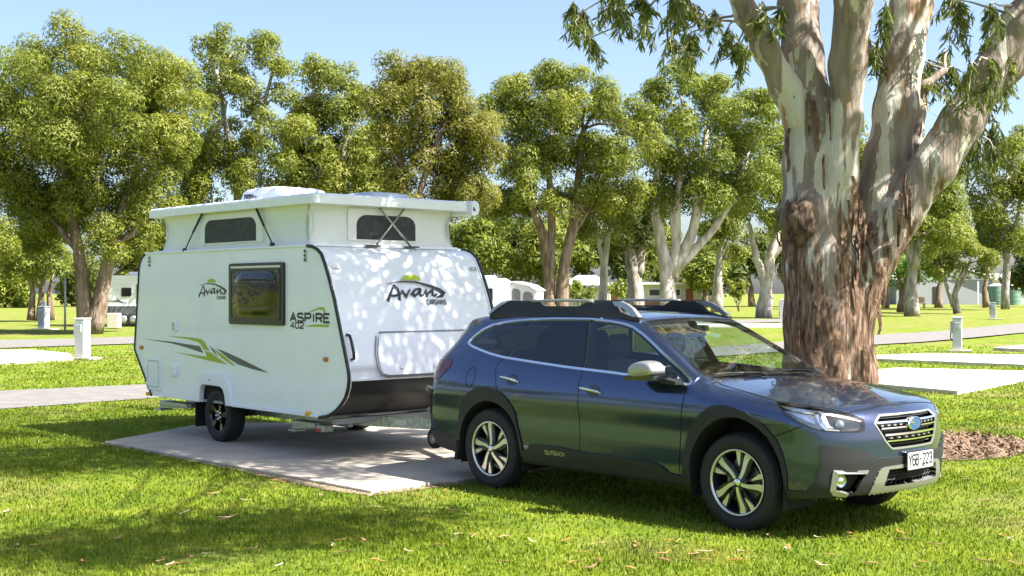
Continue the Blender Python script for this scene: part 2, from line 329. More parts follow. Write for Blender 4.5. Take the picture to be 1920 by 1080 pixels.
OUT = {
  'DLO': [(-0.494,1.288),(-0.478,1.321),(-0.447,1.344),(-0.364,1.405),(-0.241,1.453),(-0.088,1.483),(0.064,1.499),(0.249,1.513),(0.55,1.526),(0.993,1.529),(1.223,1.514),(1.39,1.497),(1.514,1.471),(1.646,1.414),(1.778,1.346),(1.912,1.273),(2.038,1.209),(2.162,1.146),(2.254,1.091),(2.28,1.07),(2.28,1.056),(2.26,1.051),(2.11,1.058),(1.9,1.075),(1.684,1.09),(1.463,1.103),(1.12,1.116),(0.886,1.126),(0.509,1.148),(0.083,1.176),(-0.12,1.202),(-0.263,1.228),(-0.399,1.255),(-0.457,1.271)],
  'GL_Q': [(-0.385,1.301),(-0.343,1.329),(-0.271,1.358),(-0.157,1.41),(0.025,1.459),(0.148,1.476),(0.252,1.487),(0.183,1.335),(0.108,1.18),(0.08,1.183),(-0.153,1.21),(-0.294,1.254)],
  'GL_R': [(0.311,1.484),(0.385,1.489),(0.7,1.501),(0.812,1.506),(0.971,1.507),(1.041,1.333),(1.105,1.127),(0.878,1.142),(0.452,1.163),(0.175,1.178),(0.239,1.327)],
  'GL_F': [(1.082,1.498),(1.241,1.49),(1.405,1.474),(1.516,1.449),(1.639,1.39),(1.786,1.316),(1.922,1.239),(2.063,1.165),(2.175,1.11),(2.234,1.075),(2.104,1.073),(1.894,1.089),(1.678,1.103),(1.457,1.116),(1.211,1.128),(1.139,1.32)],
  'DOOR_F': [(0.989,1.536),(1.048,1.381),(1.115,1.118),(1.101,1.048),(1.1,1.009),(1.116,0.931),(1.127,0.777),(1.145,0.548),(1.133,0.409),(1.106,0.302),(2.045,0.281),(2.175,0.274),(2.203,0.37),(2.215,0.561),(2.226,0.766),(2.242,0.941),(2.243,1.007),(2.24,1.051)],
  'SEAM_A': [(2.24,1.051),(2.243,1.007),(2.242,0.941),(2.226,0.766),(2.215,0.561),(2.203,0.37)],
  'SEAM_B': [(0.993,1.532),(1.048,1.381),(1.115,1.118),(1.101,1.048),(1.1,1.009),(1.116,0.931),(1.127,0.777),(1.145,0.548),(1.133,0.409)],
  'SEAM_C': [(0.238,1.511),(0.173,1.349),(0.094,1.177),(0.047,1.133),(0.03,1.08),(0.06,1.0),(0.105,0.889),(0.122,0.845),(0.148,0.804),(0.219,0.737),(0.322,0.665),(0.369,0.617)],
  'ARCH_R': [(-0.474,0.294),(-0.431,0.502),(-0.397,0.706),(-0.357,0.772),(-0.267,0.851),(-0.146,0.901),(-0.008,0.914),(0.178,0.867),(0.254,0.818),(0.348,0.711),(0.364,0.659),(0.373,0.617),(0.402,0.541),(0.438,0.432),(0.436,0.389)],
  'ARCH_F': [(2.23,0.35),(2.234,0.369),(2.262,0.551),(2.305,0.713),(2.414,0.837),(2.524,0.909),(2.652,0.922),(2.846,0.884),(2.987,0.81),(3.061,0.74),(3.097,0.709),(3.152,0.606),(3.189,0.469),(3.18,0.351)],
  'TAIL': [(-0.897,1.115),(-0.659,1.137),(-0.618,1.111),(-0.615,1.066),(-0.742,0.947)],
}
# ---------------------------------------------------------------- car
CAR_X, CAR_Y, CAR_A = .468277, 11.97323, -.8305734
car = empty('parked_car', (CAR_X, CAR_Y, 0), CAR_A)
tag(car, 'dark blue-grey station wagon with roof rails, coupled in front of the white caravan', 'car')
m_paint = mat('car_paint', (.046, .068, .145), .17, .78, coat=1.0, var=.06, vscale=300)
m_clad = mat('car_cladding', (.013, .0135, .015), .55, bump=.15, bscale=400, bdist=.002)
m_gloss = mat('car_gloss_black', (.006, .007, .009), .08, coat=.5)
m_black = mat('car_matt_black', (.008, .008, .008), .9)
m_chrome = mat('chrome', (.86, .87, .88), .08, 1.)
m_silver = mat('satin_silver', (.40, .395, .38), .34, .75)
m_rubber = mat('tyre_rubber', (.014, .014, .014), .75, bump=.2, bscale=120, bdist=.003)
m_inter = mat('car_interior', (.03, .031, .034), .8)
m_seat = mat('car_seat_cloth', (.028, .029, .033), .85, bump=.2, bscale=200, bdist=.003)
g_clear = glass_mat('car_glass', (.80, .88, .84), 1., .15); g_tint = glass_mat('car_privacy_glass', (.10, .115, .13)); g_side = glass_mat('car_side_glass', (.74, .84, .82)); g_lens = glass_mat('lamp_lens', (.96, .97, .98), .8)

hres = .0108
gx = np.arange(-1.22, 3.74, hres); gy = np.arange(-.984, .985, hres); gz = np.arange(.22, 1.66, hres)
Fv = np.empty((len(gx), len(gy), len(gz)), np.float32)
half = len(gy) // 2 + 1
for i0 in range(0, len(gx), 60):
    X, Y, Z = np.meshgrid(gx[i0:i0 + 60], gy[:half], gz, indexing='ij'); Fv[i0:i0 + 60, :half] = car_f(X, Y, Z)
Fv[:, half:] = Fv[:, :len(gy) - half][:, ::-1]
CV, CQ = surface_net(Fv, (gx[0], gy[0], gz[0]), hres); del Fv
def settle(V, n=2):
    for _ in range(n):
        g = car_grad(V[:, 0], V[:, 1], V[:, 2]); f = car_f(V[:, 0], V[:, 1], V[:, 2])
        V = V - (f / np.maximum((g * g).sum(1), .05))[:, None] * g
    return V
CV = settle(CV, 3)
def nrm(V):
    g = car_grad(V[:, 0], V[:, 1], V[:, 2]); return g / np.linalg.norm(g, axis=1, keepdims=True)
CN = nrm(CV)
def ell(cx, cz, a, b, n=48): return [(cx + a * math.cos(2 * math.pi * k / n), cz + b * math.sin(2 * math.pi * k / n)) for k in range(n)]
OPEN_R = [(-.405, .2)] + [(p[0] - .0, p[1]) for p in ell(0, .385, .405, .41)[24::-1]][::-1][::-1] + [(.405, .2)]
def arch_open(cx, cz, a, b): return [(cx + a, .1)] + [(cx + a * math.cos(math.pi * k / 28), cz + b * math.sin(math.pi * k / 28)) for k in range(29)] + [(cx - a, .1)]
OPEN_R = arch_open(.005, .375, .405, .415); OPEN_F = arch_open(2.735, .385, .425, .455)
SILL = [(.40, .1), (.42, .385), (.50, .39), (.55, .452), (.85, .458), (1.13, .443), (1.95, .428), (2.02, .41), (2.10, .36), (2.24, .352), (2.24, .1)]
ARCH_R = OUT['ARCH_R'] + [(.43, .1), (-.5, .1)]; ARCH_F = OUT['ARCH_F'] + [(3.17, .1), (2.22, .1)]
REARLOW = [(-1.3, .1), (-1.3, .50), (-.60, .455), (-.42, .44), (-.42, .1)]
HEADL = [(2.211, .971), (2.465, .950), (2.721, .920), (2.894, .898), (3.058, .858), (3.066, .787), (3.0, .769), (2.768, .775), (2.63, .782), (2.497, .802), (2.445, .815), (2.356, .851), (2.271, .890), (2.235, .930)]
GRILLE = [(-.345, .876), (.345, .876), (.425, .826), (.335, .690), (.275, .636), (-.275, .636), (-.335, .690), (-.425, .826)]
LOWGR = [(-.32, .495), (.32, .495), (.355, .378), (-.355, .378)]
BUMPLOW = [(2.1, .1), (2.245, .327), (2.304, .351), (2.451, .353), (2.50, .38), (2.535, .415), (2.60, .548), (2.583, .675), (2.624, .690), (2.882, .664), (3.03, .640), (3.10, .612), (3.185, .580), (3.45, .578), (3.9, .578), (3.9, .1)]
SKID = [(3.0, .1), (3.056, .274), (3.211, .496), (3.274, .512), (3.5, .520), (3.9, .520), (3.9, .1)]
FOGREC = [(2.735, .495), (3.080, .490), (3.05, .468), (2.945, .344), (2.842, .330), (2.725, .345)]
SCREEN = [(1.585, -.56), (1.60, -.595), (2.05, -.668), (2.20, -.705), (2.30, -.705), (2.37, -.60), (2.41, -.4), (2.43, 0), (2.41, .4), (2.37, .60), (2.30, .705), (2.20, .705), (2.05, .668), (1.60, .595), (1.585, .56)]
bon = [(2.455, 0), (2.44, .4), (2.405, .62), (2.415, .69), (2.46, .715), (2.647, .760), (2.817, .790), (2.987, .807), (3.03, .806), (3.218, .753), (3.40, .655), (3.481, .587), (3.505, .447), (3.53, .25), (3.545, 0)]
BONNET = bon + [(x, -y) for x, y in bon[-2:0:-1]]
DOOR_R = OUT['SEAM_B'] + [(1.12, .30), (.40, .30), (.40, .54)] + OUT['SEAM_C'][::-1]
DOOR_F = OUT['DOOR_F']
def uv(V, kind):
    if kind == 'xz': return V[:, 0], V[:, 2]
    if kind == 'qz': return V[:, 0] - np.abs(V[:, 1]), V[:, 2]
    if kind == 'yz': return V[:, 1], V[:, 2]
    return V[:, 0], V[:, 1]
def zone(V, N, kind):
    if kind == 'xz': return (np.abs(N[:, 1]) > .3) & (np.abs(V[:, 1]) > .45)
    if kind == 'qz': return (V[:, 0] > 2.9)
    if kind == 'yz': return (V[:, 0] > 3.3) & (N[:, 0] > .3)
    return N[:, 2] > .25
def snap(poly, kind, d=.0059):
    global CV, CN
    P = np.array(poly); A = P; B = np.roll(P, -1, 0); z = np.nonzero(zone(CV, CN, kind))[0]
    u, v = uv(CV[z], kind); bd = np.full(len(z), 9.); bu = u.copy(); bv = v.copy()
    for a, b in zip(A, B):
        e = b - a; t = np.clip(((u - a[0]) * e[0] + (v - a[1]) * e[1]) / max(e @ e, 1e-9), 0, 1)
        pu, pv = a[0] + t * e[0], a[1] + t * e[1]; dd = np.hypot(pu - u, pv - v); k = dd < bd
        bd[k] = dd[k]; bu[k] = pu[k]; bv[k] = pv[k]
    k = bd < d; i = z[k]; du, dv = (bu - u)[k], (bv - v)[k]
    if kind == 'xz': CV[i, 0] += du; CV[i, 2] += dv
    elif kind == 'yz': CV[i, 1] += du; CV[i, 2] += dv
    elif kind == 'xy': CV[i, 0] += du; CV[i, 1] += dv
    else:
        n = CN[i]; tx, ty = -n[:, 1], n[:, 0]; l = np.maximum(np.hypot(tx, ty), 1e-6); tx /= l; ty /= l
        r = tx - np.sign(CV[i, 1]) * ty; r = np.where(np.abs(r) < .3, np.sign(r + 1e-9) * .3, r); s = du / r
        CV[i, 0] += tx * s; CV[i, 1] += ty * s; CV[i, 2] += dv
    CV[i] = settle(CV[i], 2)
for p, k in ((OUT['DLO'], 'xz'), (OPEN_R, 'xz'), (OPEN_F, 'xz'), (ARCH_R, 'xz'), (ARCH_F, 'xz'), (SILL, 'xz'), (OUT['GL_F'], 'xz'), (OUT['GL_R'], 'xz'), (OUT['GL_Q'], 'xz'),
             (BUMPLOW, 'qz'), (SKID, 'qz'), (HEADL, 'qz'), (FOGREC, 'qz'), (GRILLE, 'yz'), (LOWGR, 'yz'), (SCREEN, 'xy'), (BONNET, 'xy')): snap(p, k)
CN = nrm(CV)
FC = CV[CQ].mean(1); FN = CN[CQ].mean(1); FN /= np.linalg.norm(FN, axis=1, keepdims=True)
def inside(poly, kind):
    u, v = uv(FC, kind); return in_poly(poly, u, v) & zone(FC, FN, kind)
free = np.ones(len(CQ), bool); CLS = {}
def take(name, mask):
    global free
    m = mask & free; free = free & ~m; CLS[name] = m
front = FC[:, 0] > 2.9
take('open', inside(OPEN_R, 'xz') | inside(OPEN_F, 'xz'))
take('under', (FN[:, 2] < -.55) & (FC[:, 2] < .42))
dl = inside(OUT['DLO'], 'xz')
take('gl_f', inside(OUT['GL_F'], 'xz') & dl); take('gl_r', inside(OUT['GL_R'], 'xz') & dl); take('gl_q', inside(OUT['GL_Q'], 'xz') & dl); take('pillar', dl)
take('screen', inside(SCREEN, 'xy') & (FC[:, 0] > 1.5))
take('headlight', inside(HEADL, 'qz')); take('grille', inside(GRILLE, 'yz')); take('lowgrille', inside(LOWGR, 'yz'))
take('fog', inside(FOGREC, 'qz'))
take('skid', inside(SKID, 'qz') & (FC[:, 0] > 3.2))
take('bumper_clad', inside(BUMPLOW, 'qz') & (FC[:, 0] > 3.05) & ~inside(ARCH_F, 'xz'))
take('arch_f', inside(ARCH_F, 'xz')); take('arch_r', inside(ARCH_R, 'xz')); take('sill', inside(SILL, 'xz'))
take('rear_clad', (FC[:, 0] < -.42) & in_poly(REARLOW, FC[:, 0], FC[:, 2]))
take('tail', in_poly([(-1.2, 1.115), (-.897, 1.115), (-.659, 1.137), (-.618, 1.111), (-.615, 1.066), (-.742, .947), (-.90, .93), (-1.2, 1.0)], FC[:, 0], FC[:, 2]) & (np.abs(FC[:, 1]) > .42) & (FC[:, 0] < -.5))
take('rear_glass', (FC[:, 0] < -.7) & (FC[:, 2] > 1.17) & (FC[:, 2] < 1.43) & (np.abs(FC[:, 1]) < .55) & (FN[:, 0] < -.5))
take('bonnet', inside(BONNET, 'xy') & (FC[:, 0] > 2.35))
take('cowl', (FC[:, 0] > 2.30) & (FC[:, 0] < 2.52) & (np.abs(FC[:, 1]) < .68) & (FN[:, 2] > .5))
take('door_f', inside(DOOR_F, 'xz') & (FC[:, 2] < 1.22)); take('door_r', inside(DOOR_R, 'xz') & (FC[:, 2] < 1.22))
seam = in_poly([(2.0, .655), (2.095, .693), (2.258, .756), (2.426, .813), (2.50, .795), (2.77, .770), (3.03, .765), (3.07, .83), (3.10, .90), (3.9, .93), (3.9, .1), (2.0, .1)], FC[:, 0] - np.abs(FC[:, 1]), FC[:, 2])
take('bumper', seam & (FC[:, 0] > 2.95))
take('roof', (FC[:, 2] > 1.46) & (FN[:, 2] > .75) & (FC[:, 0] < 1.62))
CLS['body'] = free
def panel(name, mask, m, parent, off=0., wall=None):
    """the masked faces of the body skin as a mesh of their own, moved off along the normals, with rim walls down to 'wall'"""
    q = CQ[mask]
    if not len(q): return None
    ids, inv = np.unique(q.ravel(), return_inverse=True); q = inv.reshape(q.shape); V = CV[ids] + CN[ids] * off; N = CN[ids]
    if wall is not None:
        e = np.concatenate([q[:, [i, (i + 1) % 4]] for i in range(4)]); key = np.sort(e, 1); k = key[:, 0].astype(np.int64) * len(ids) + key[:, 1]
        un, first, cnt = np.unique(k, return_index=True, return_counts=True); be = e[first[cnt == 1]]
        a, b = V[be[:, 0]], V[be[:, 1]]; na, nb = N[be[:, 0]], N[be[:, 1]]; d = wall - off
        wn = np.cross(b - a, na); wn /= np.maximum(np.linalg.norm(wn, axis=1, keepdims=True), 1e-9)
        if d > 0: wn = -wn
        n0 = len(V); k_ = len(be)
        V = np.concatenate([V, a, b, b + nb * d, a + na * d]); N = np.concatenate([N, wn, wn, wn, wn])
        w = np.stack([n0 + np.arange(k_), n0 + k_ * 3 + np.arange(k_), n0 + 2 * k_ + np.arange(k_), n0 + k_ + np.arange(k_)], 1)
        if d > 0: w = w[:, ::-1]
        q = np.concatenate([q, w])
    return mesh_np(name, V, q, m, parent, True, N)
R_, L_ = FC[:, 1] < 0, FC[:, 1] >= 0
body = panel('body', CLS['body'], m_paint, car)
panel('roof', CLS['roof'], m_paint, car)
panel('bonnet', CLS['bonnet'], m_paint, car, .002, -.012)
panel('front_bumper', CLS['bumper'], m_paint, car, .001, -.01)
panel('cowl', CLS['cowl'], m_clad, car, -.004)
panel('windscreen', CLS['screen'], g_clear, car)
for sgn, sm in ((-1, R_), (1, L_)):
    dr = panel('door', CLS['door_f'] & sm, m_paint, car, .001, -.012); panel('window_glass', CLS['gl_f'] & sm, g_side, dr)
    dr2 = panel('door', CLS['door_r'] & sm, m_paint, car, .001, -.012); panel('window_glass', CLS['gl_r'] & sm, g_tint, dr2)
    panel('quarter_window', CLS['gl_q'] & sm, g_tint, car); panel('window_pillar', CLS['pillar'] & sm, m_gloss, car, -.003)
    panel('wheel_arch_trim', CLS['arch_f'] & sm, m_clad, car, .014, -.03); panel('wheel_arch_trim', CLS['arch_r'] & sm, m_clad, car, .014, -.03)
    panel('sill_trim', CLS['sill'] & sm, m_clad, car, .016, -.02)
    tl = panel('tail_light', CLS['tail'] & sm, mat('tail_lamp_red', (.10, .007, .006), .12, coat=.6), car, .006, -.01)
    DOORS = globals().setdefault('DOORS', {}); DOORS[sgn] = (dr, dr2)
panel('rear_window', CLS['rear_glass'], g_tint, car)
panel('bumper_trim', CLS['bumper_clad'], m_clad, car, .012, -.02); panel('bumper_trim', CLS['rear_clad'], m_clad, car, .008, -.02)
panel('skid_plate', CLS['skid'], m_silver, car, .020, -.02)
def on_side(x, z, sgn=-1, off=0.):
    y = .95 * sgn
    for _ in range(30): y -= sgn * float(car_f(np.array(x), np.array(y), np.array(z)))
    n = nrm(np.array([[x, y, z]]))[0]; return Vector((x, y, z)) + Vector(n) * off, Vector(n)
def on_front(y, z, off=0.):
    x = 3.75
    for _ in range(40): x -= .9 * float(car_f(np.array(x), np.array(y), np.array(z)))
    n = nrm(np.array([[x, y, z]]))[0]; return Vector((x, y, z)) + Vector(n) * off, Vector(n)
def on_top(x, y, off=0.):
    z = 1.75
    for _ in range(40): z -= .9 * float(car_f(np.array(x), np.array(y), np.array(z)))
    n = nrm(np.array([[x, y, z]]))[0]; return Vector((x, y, z)) + Vector(n) * off, Vector(n)
def on_corner(q, z, sgn=-1, off=0.):
    lo, hi = 0., .93                                     # find |y| on the surface with x - |y| = q
    for _ in range(40):
        a = (lo + hi) / 2
        if car_f(np.array(q + a), np.array(a), np.array(z)) > 0: hi = a
        else: lo = a
    x, y = q + lo, sgn * lo; n = nrm(np.array([[x, y, z]]))[0]; return Vector((x, y, z)) + Vector(n) * off, Vector(n)
def resample(P, step):
    P = np.array(P, float); d = np.r_[0, np.cumsum(np.linalg.norm(np.diff(P, axis=0), axis=1))]; t = np.linspace(0, d[-1], max(2, int(d[-1] / step) + 1))
    return np.stack([np.interp(t, d, P[:, k]) for k in range(P.shape[1])], 1)
def strip(name, pts, m, parent, w=.006, hgt=.002, closed=False, fn=on_side, base=-.006, w2=None, **kw):
    """a raised band along an outline on the body skin"""
    P = resample(list(pts) + ([pts[0]] if closed else []), .025); S = [fn(*p, **kw) for p in P]; V = []; n = len(S)
    for i in range(n):
        a = S[i - 1][0] if i else (S[n - 2][0] if closed else S[0][0]); b = S[i + 1][0] if i < n - 1 else (S[1][0] if closed else S[i][0])
        t = (b - a).normalized(); p, nn = S[i]; s_ = nn.cross(t).normalized()
        V += [p + s_ * w / 2 + nn * base, p + s_ * w / 2 * .8 + nn * hgt, p - s_ * w / 2 * .8 + nn * hgt, p - s_ * w / 2 + nn * base]
    F = [[4 * i + k, 4 * i + k + 4, 4 * i + k + 5, 4 * i + k + 1] for i in range(n - 1) for k in range(3)]
    o = mesh_np(name, V, F, m, parent); 
    return o
m_gap = mat('panel_gap', (.003, .003, .003), 1.)
for sgn in (-1, 1):
    strip('window_chrome', OUT['DLO'], m_chrome, car, .026, .007, True, sgn=sgn)
    d1, d2 = DOORS[sgn]
    strip('door_gap', OUT['SEAM_A'], m_gap, d1, .008, .0022, sgn=sgn); strip('door_gap', OUT['SEAM_B'][2:], m_gap, d1, .008, .0022, sgn=sgn); strip('door_gap', OUT['SEAM_C'][2:], m_gap, d2, .008, .0022, sgn=sgn)
    strip('pillar_gap', OUT['SEAM_B'][:3], m_gap, d1, .007, .0012, sgn=sgn)
    strip('bumper_gap', [(2.095, .693), (2.258, .756), (2.426, .813)], m_gap, car, .008, .0022, fn=on_corner, sgn=sgn)
    strip('bonnet_gap', [(x, y * -sgn * -1) for x, y in bon[3:12]], m_gap, car, .009, .003, fn=on_top)
    strip('headlight_gap', HEADL, m_gap, car, .008, .002, True, fn=on_corner, sgn=sgn)
    # door handles over flat dark discs, the pockets' shade put into the colour
    for dp, (x0, z0), (x1, z1) in ((d2, (.145, 1.000), (.375, .977)), (d1, (1.145, .960), (1.375, .938))):
        mb = MB(); xs = np.linspace(x0, x1, 9); V = []
        for i, x in enumerate(xs):
            z = z0 + (z1 - z0) * (x - x0) / (x1 - x0); e = math.sin(math.pi * (i + .35) / 8.7); p, n = on_side(x, z, sgn)
            o_ = .016 + .026 * min(1, e * 1.6); hh = .015 * (.55 + .45 * min(1, e * 1.8))
            V += [tuple(p + n * o_ + Vector((0, 0, hh))), tuple(p + n * (o_ + .012)), tuple(p + n * o_ - Vector((0, 0, hh))), tuple(p + n * (o_ - .012))]
        F = [[4 * i + k, 4 * i + (k + 1) % 4, 4 * i + 4 + (k + 1) % 4, 4 * i + 4 + k] for i in range(8) for k in range(4)] + [[0, 1, 2, 3], [35, 34, 33, 32]]
        mesh_np('handle', V, F, m_chrome, dp, True)
        xc, zc = x0 + (x1 - x0) * .62, (z0 + z1) / 2
        V = []; F = []
        for ri, rr in enumerate((0., .35, .7, 1.)):
            for k in range(20):
                a = 2 * math.pi * k / 20; p, n = on_side(xc + .072 * rr * math.cos(a), zc + .05 * rr * math.sin(a), sgn, .0025 - .0 * (1 - rr)); V.append(p)
        F = [[r * 20 + k, r * 20 + (k + 1) % 20, r * 20 + 20 + (k + 1) % 20, r * 20 + 20 + k] for r in range(3) for k in range(20)]
        mesh_np('handle_shade', V, F, mat('handle_shade_blue', (.008, .013, .024), .35, coat=.4), dp, True)
strip('bonnet_gap', [(x, y) for x, y in bon[11:]] + [(x, -y) for x, y in bon[-2:10:-1]], m_gap, car, .007, .003, fn=on_top)
strip('windscreen_frame', SCREEN, m_gloss, car, .055, .001, True, fn=on_top, base=-.004)
strip('fuel_flap', ell(-.28, .985, .062, .088, 24), m_gap, car, .005, .0022, True, sgn=-1)
# wheel wells, floor
for cx, o_ in ((.005, OPEN_R), (2.735, OPEN_F)):
    for sgn in (-1, 1):
        V = []; P = o_
        for x, z in P:
            V += [(x, sgn * .905, max(z, .2)), (x, sgn * .55, max(z, .2))]
        n = len(P); F = [[2 * i, 2 * i + 1, 2 * i + 3, 2 * i + 2] for i in range(n - 1)]
        V += [(cx, sgn * .55, .3)]; F += [[2 * i + 1, 2 * n, 2 * i + 3] for i in range(n - 1)]
        mesh_np('wheel_well', V, F, m_black, car)
mb = MB(); mb.box((.42, -.84, .27), (2.30, .84, .33)); mb.box((-1.0, -.66, .275), (3.35, .66, .36)); mb.build('floor_pan', m_black, car)
# front lamps, grille, lower grille, fog lamps
panel('grille_back', CLS['grille'], m_black, car, -.055, .001)
panel('lower_grille_back', CLS['lowgrille'], m_black, car, -.045, .018)
panel('fog_recess', CLS['fog'] & R_, m_black, car, -.05, .012); panel('fog_recess', CLS['fog'] & L_, m_black, car, -.05, .012)
m_led = mat('lamp_reflector', (.80, .82, .84), .10, 1.); m_hous = mat('lamp_housing', (.07, .075, .08), .2, coat=.3)
for sgn, sm in ((-1, R_), (1, L_)):
    hl = panel('headlight', CLS['headlight'] & sm, g_lens, car, .002)
    panel('lamp_housing', CLS['headlight'] & sm, m_hous, hl, -.045, .0)
    def hp(q, z, o=-.02): return on_corner(q, z, sgn, o)[0]
    def blade(name, pts, o0, o1, m):
        n = len(pts); V = [hp(*p, o0) for p in pts] + [hp(*p, o1) for p in pts]
        F = [list(range(n)), list(range(2 * n - 1, n - 1, -1))] + [[(i + 1) % n, i, n + i, n + (i + 1) % n] for i in range(n)]
        return mesh_np(name, V, F, m, hl)
    blade('light_guide', [(2.235, .958), (2.465, .938), (2.60, .925), (2.56, .908), (2.44, .920), (2.29, .935)], -.014, -.04, m_led)
    blade('light_guide', [(2.60, .925), (2.72, .910), (2.90, .884), (3.045, .853), (3.04, .846), (2.89, .872), (2.72, .893), (2.63, .903)], -.014, -.04, m_led)
    blade('light_guide', [(2.31, .918), (2.43, .902), (2.52, .878), (2.56, .84), (2.545, .835), (2.46, .855), (2.37, .885)], -.02, -.042, m_led)
    blade('light_guide', [(2.56, .90), (2.60, .900), (2.62, .85), (2.67, .80), (2.80, .787), (2.80, .780), (2.66, .785), (2.60, .82)], -.012, -.038, m_led)
    blade('reflector', [(2.625, .893), (2.665, .892), (2.70, .82), (2.74, .802), (2.68, .803), (2.645, .84)], -.016, -.042, mat('lamp_white', (.75, .77, .8), .3))
    blade('reflector', [(2.27, .935), (2.44, .915), (2.56, .90), (2.62, .885), (2.66, .80), (2.60, .792), (2.50, .812), (2.38, .855)], -.034, -.044, m_silver)
    blade('projector_bezel', [(2.67, .886), (2.80, .872), (3.035, .838), (3.045, .79), (2.98, .782), (2.82, .787), (2.71, .815)], -.030, -.044, m_gloss)
    c = hp(2.815, .833, -.028); n = on_corner(2.815, .833, sgn)[1]
    mb = MB(); V = []; F = []
    t = n.cross(Vector((0, 0, 1))).normalized(); b = t.cross(n)
    for ri in range(5):
        a = math.pi / 2 * ri / 4
        for k in range(16):
            w_ = 2 * math.pi * k / 16; V.append(c + (t * math.cos(w_) + b * math.sin(w_)) * .034 * math.cos(a) + n * .026 * math.sin(a))
    F = [[r * 16 + k, r * 16 + (k + 1) % 16, r * 16 + 16 + (k + 1) % 16, r * 16 + 16 + k] for r in range(4) for k in range(16)]
    mesh_np('projector_lens', V, F, mat('projector_glass', (.30, .33, .36), .04, .6, coat=1.), hl, True)
    # fog lamp and its chrome bracket
    fg = [(2.72, .510), (3.085, .500), (3.068, .476), (2.775, .482), (2.748, .366), (2.88, .338), (2.855, .320), (2.722, .332), (2.690, .367)]
    V = [on_corner(*p, sgn, .022)[0] for p in fg] + [on_corner(*p, sgn, -.02)[0] for p in fg]; n_ = len(fg)
    F = [[0, 1, 2, 3], [0, 3, 4, 8], [8, 4, 7], [4, 5, 6, 7]] + [[(i + 1) % n_, i, n_ + i, n_ + (i + 1) % n_] for i in range(n_)]
    mesh_np('fog_lamp_trim', V, F, m_silver, car)
    p, n = on_corner(2.80, .425, sgn, -.03); fl = MB(); fl.lathe([(.0, .035), (.022, .033), (.036, .022), (.040, .0), (.044, 0), (.044, .03)], 20, 'x'); 
    o = fl.build('fog_lamp', m_led, car); o.location = p; o.rotation_euler = (0, 0, math.atan2(n.y, n.x) * .55)
# grille bars
def hbar(z, h_, y0, y1, o0, o1, m, name='grille_bar', n=14):
    ys = np.linspace(y0, y1, n); V = []
    for y in ys:
        a, b = on_front(y, z + h_ / 2)[0], on_front(y, z - h_ / 2)[0]
        for q, o_ in ((a, o1), (b, o1), (b, o0), (a, o0)): V.append(q + Vector((o_, 0, 0)))
    F = [[4 * i + k, 4 * i + (k + 1) % 4, 4 * i + 4 + (k + 1) % 4, 4 * i + 4 + k] for i in range(n - 1) for k in range(4)] + [[3, 2, 1, 0], [4 * n - 4 + k for k in range(4)]]
    return mesh_np(name, V, F, m, car)
for s_ in (-1, 1):
    hbar(.828, .014, .06 * s_, .405 * s_, -.03, .004, m_chrome); hbar(.784, .010, .07 * s_, .365 * s_, -.03, .002, m_chrome)
hbar(.737, .014, -.335, .335, -.03, .004, m_chrome); hbar(.692, .010, -.315, .315, -.03, .002, m_chrome)
for s_ in (-1, 1):
    for y in np.linspace(.14, .34, 4): hbar(.804, .012, s_ * y - .014, s_ * y + .014, -.03, -.010, m_silver, 'grille_stud', 3)
for y in np.linspace(-.26, .26, 7): hbar(.713, .012, y - .014, y + .014, -.03, -.010, m_silver, 'grille_stud', 3)
for z in (.855, .765, .665): hbar(z, .006, -.31 if z < .7 else -.36, .31 if z < .7 else .36, -.04, -.02, m_clad, 'grille_bar', 10)
strip('grille_surround', GRILLE, m_silver, car, .016, .004, True, fn=on_front)
# emblem: oval badge with six stars
p0 = on_front(0, .803)[0]
mb = MB(); V = []; F = []; rings = ((1., -.02), (1., .012), (.86, .020)); 
def ov(r, o, k): a = 2 * math.pi * k / 32; return (p0.x + o, .092 * r * math.cos(a), .803 + .050 * r * math.sin(a))
for r, o in rings: V += [ov(r, o, k) for k in range(32)]
F = [[i * 32 + k, i * 32 + (k + 1) % 32, i * 32 + 32 + (k + 1) % 32, i * 32 + 32 + k] for i in range(2) for k in range(32)]
em = mesh_np('emblem', V, F, m_chrome, car, False)
V = [ov(.86, .0165, k) for k in range(32)]; mesh_np('emblem_field', V, [list(range(32))], mat('emblem_blue', (.03, .10, .32), .15, .3, coat=1.), em)
mb = MB()
for yy, zz, r in ((-.035, .812, .028), (.012, .822, .012), (.045, .815, .012), (.058, .798, .012), (.032, .786, .012), (.0, .79, .012)):
    P = []
    for k in range(8):
        a = math.pi * k / 4; q = r if k % 2 == 0 else r * .28; P.append((p0.x + .019, yy + q * 1.3 * math.cos(a), zz + q * math.sin(a)))
    mb.add(P, [list(range(8))])
mb.build('emblem_stars', m_chrome, em)
# lower grille honeycomb
mb = MB()
for r in range(4):
    for c in range(-7, 8):
        y = c * .052 + (.026 if r % 2 else 0); z = .395 + r * .030
        hx = [(y + .0175 * 1.6 * math.cos(math.pi / 3 * k), z + .0175 * math.sin(math.pi / 3 * k)) for k in range(6)]
        if max(abs(p[0]) for p in hx) > .345: continue
        for k in range(6):
            a, b = hx[k], hx[(k + 1) % 6]; pa = on_front(a[0], a[1])[0] + Vector((-.02, 0, 0)); pb = on_front(b[0], b[1])[0] + Vector((-.02, 0, 0)); mb.tube([pa, pb], .0028, 4, False, False)
mb.build('lower_grille_mesh', m_clad, car)
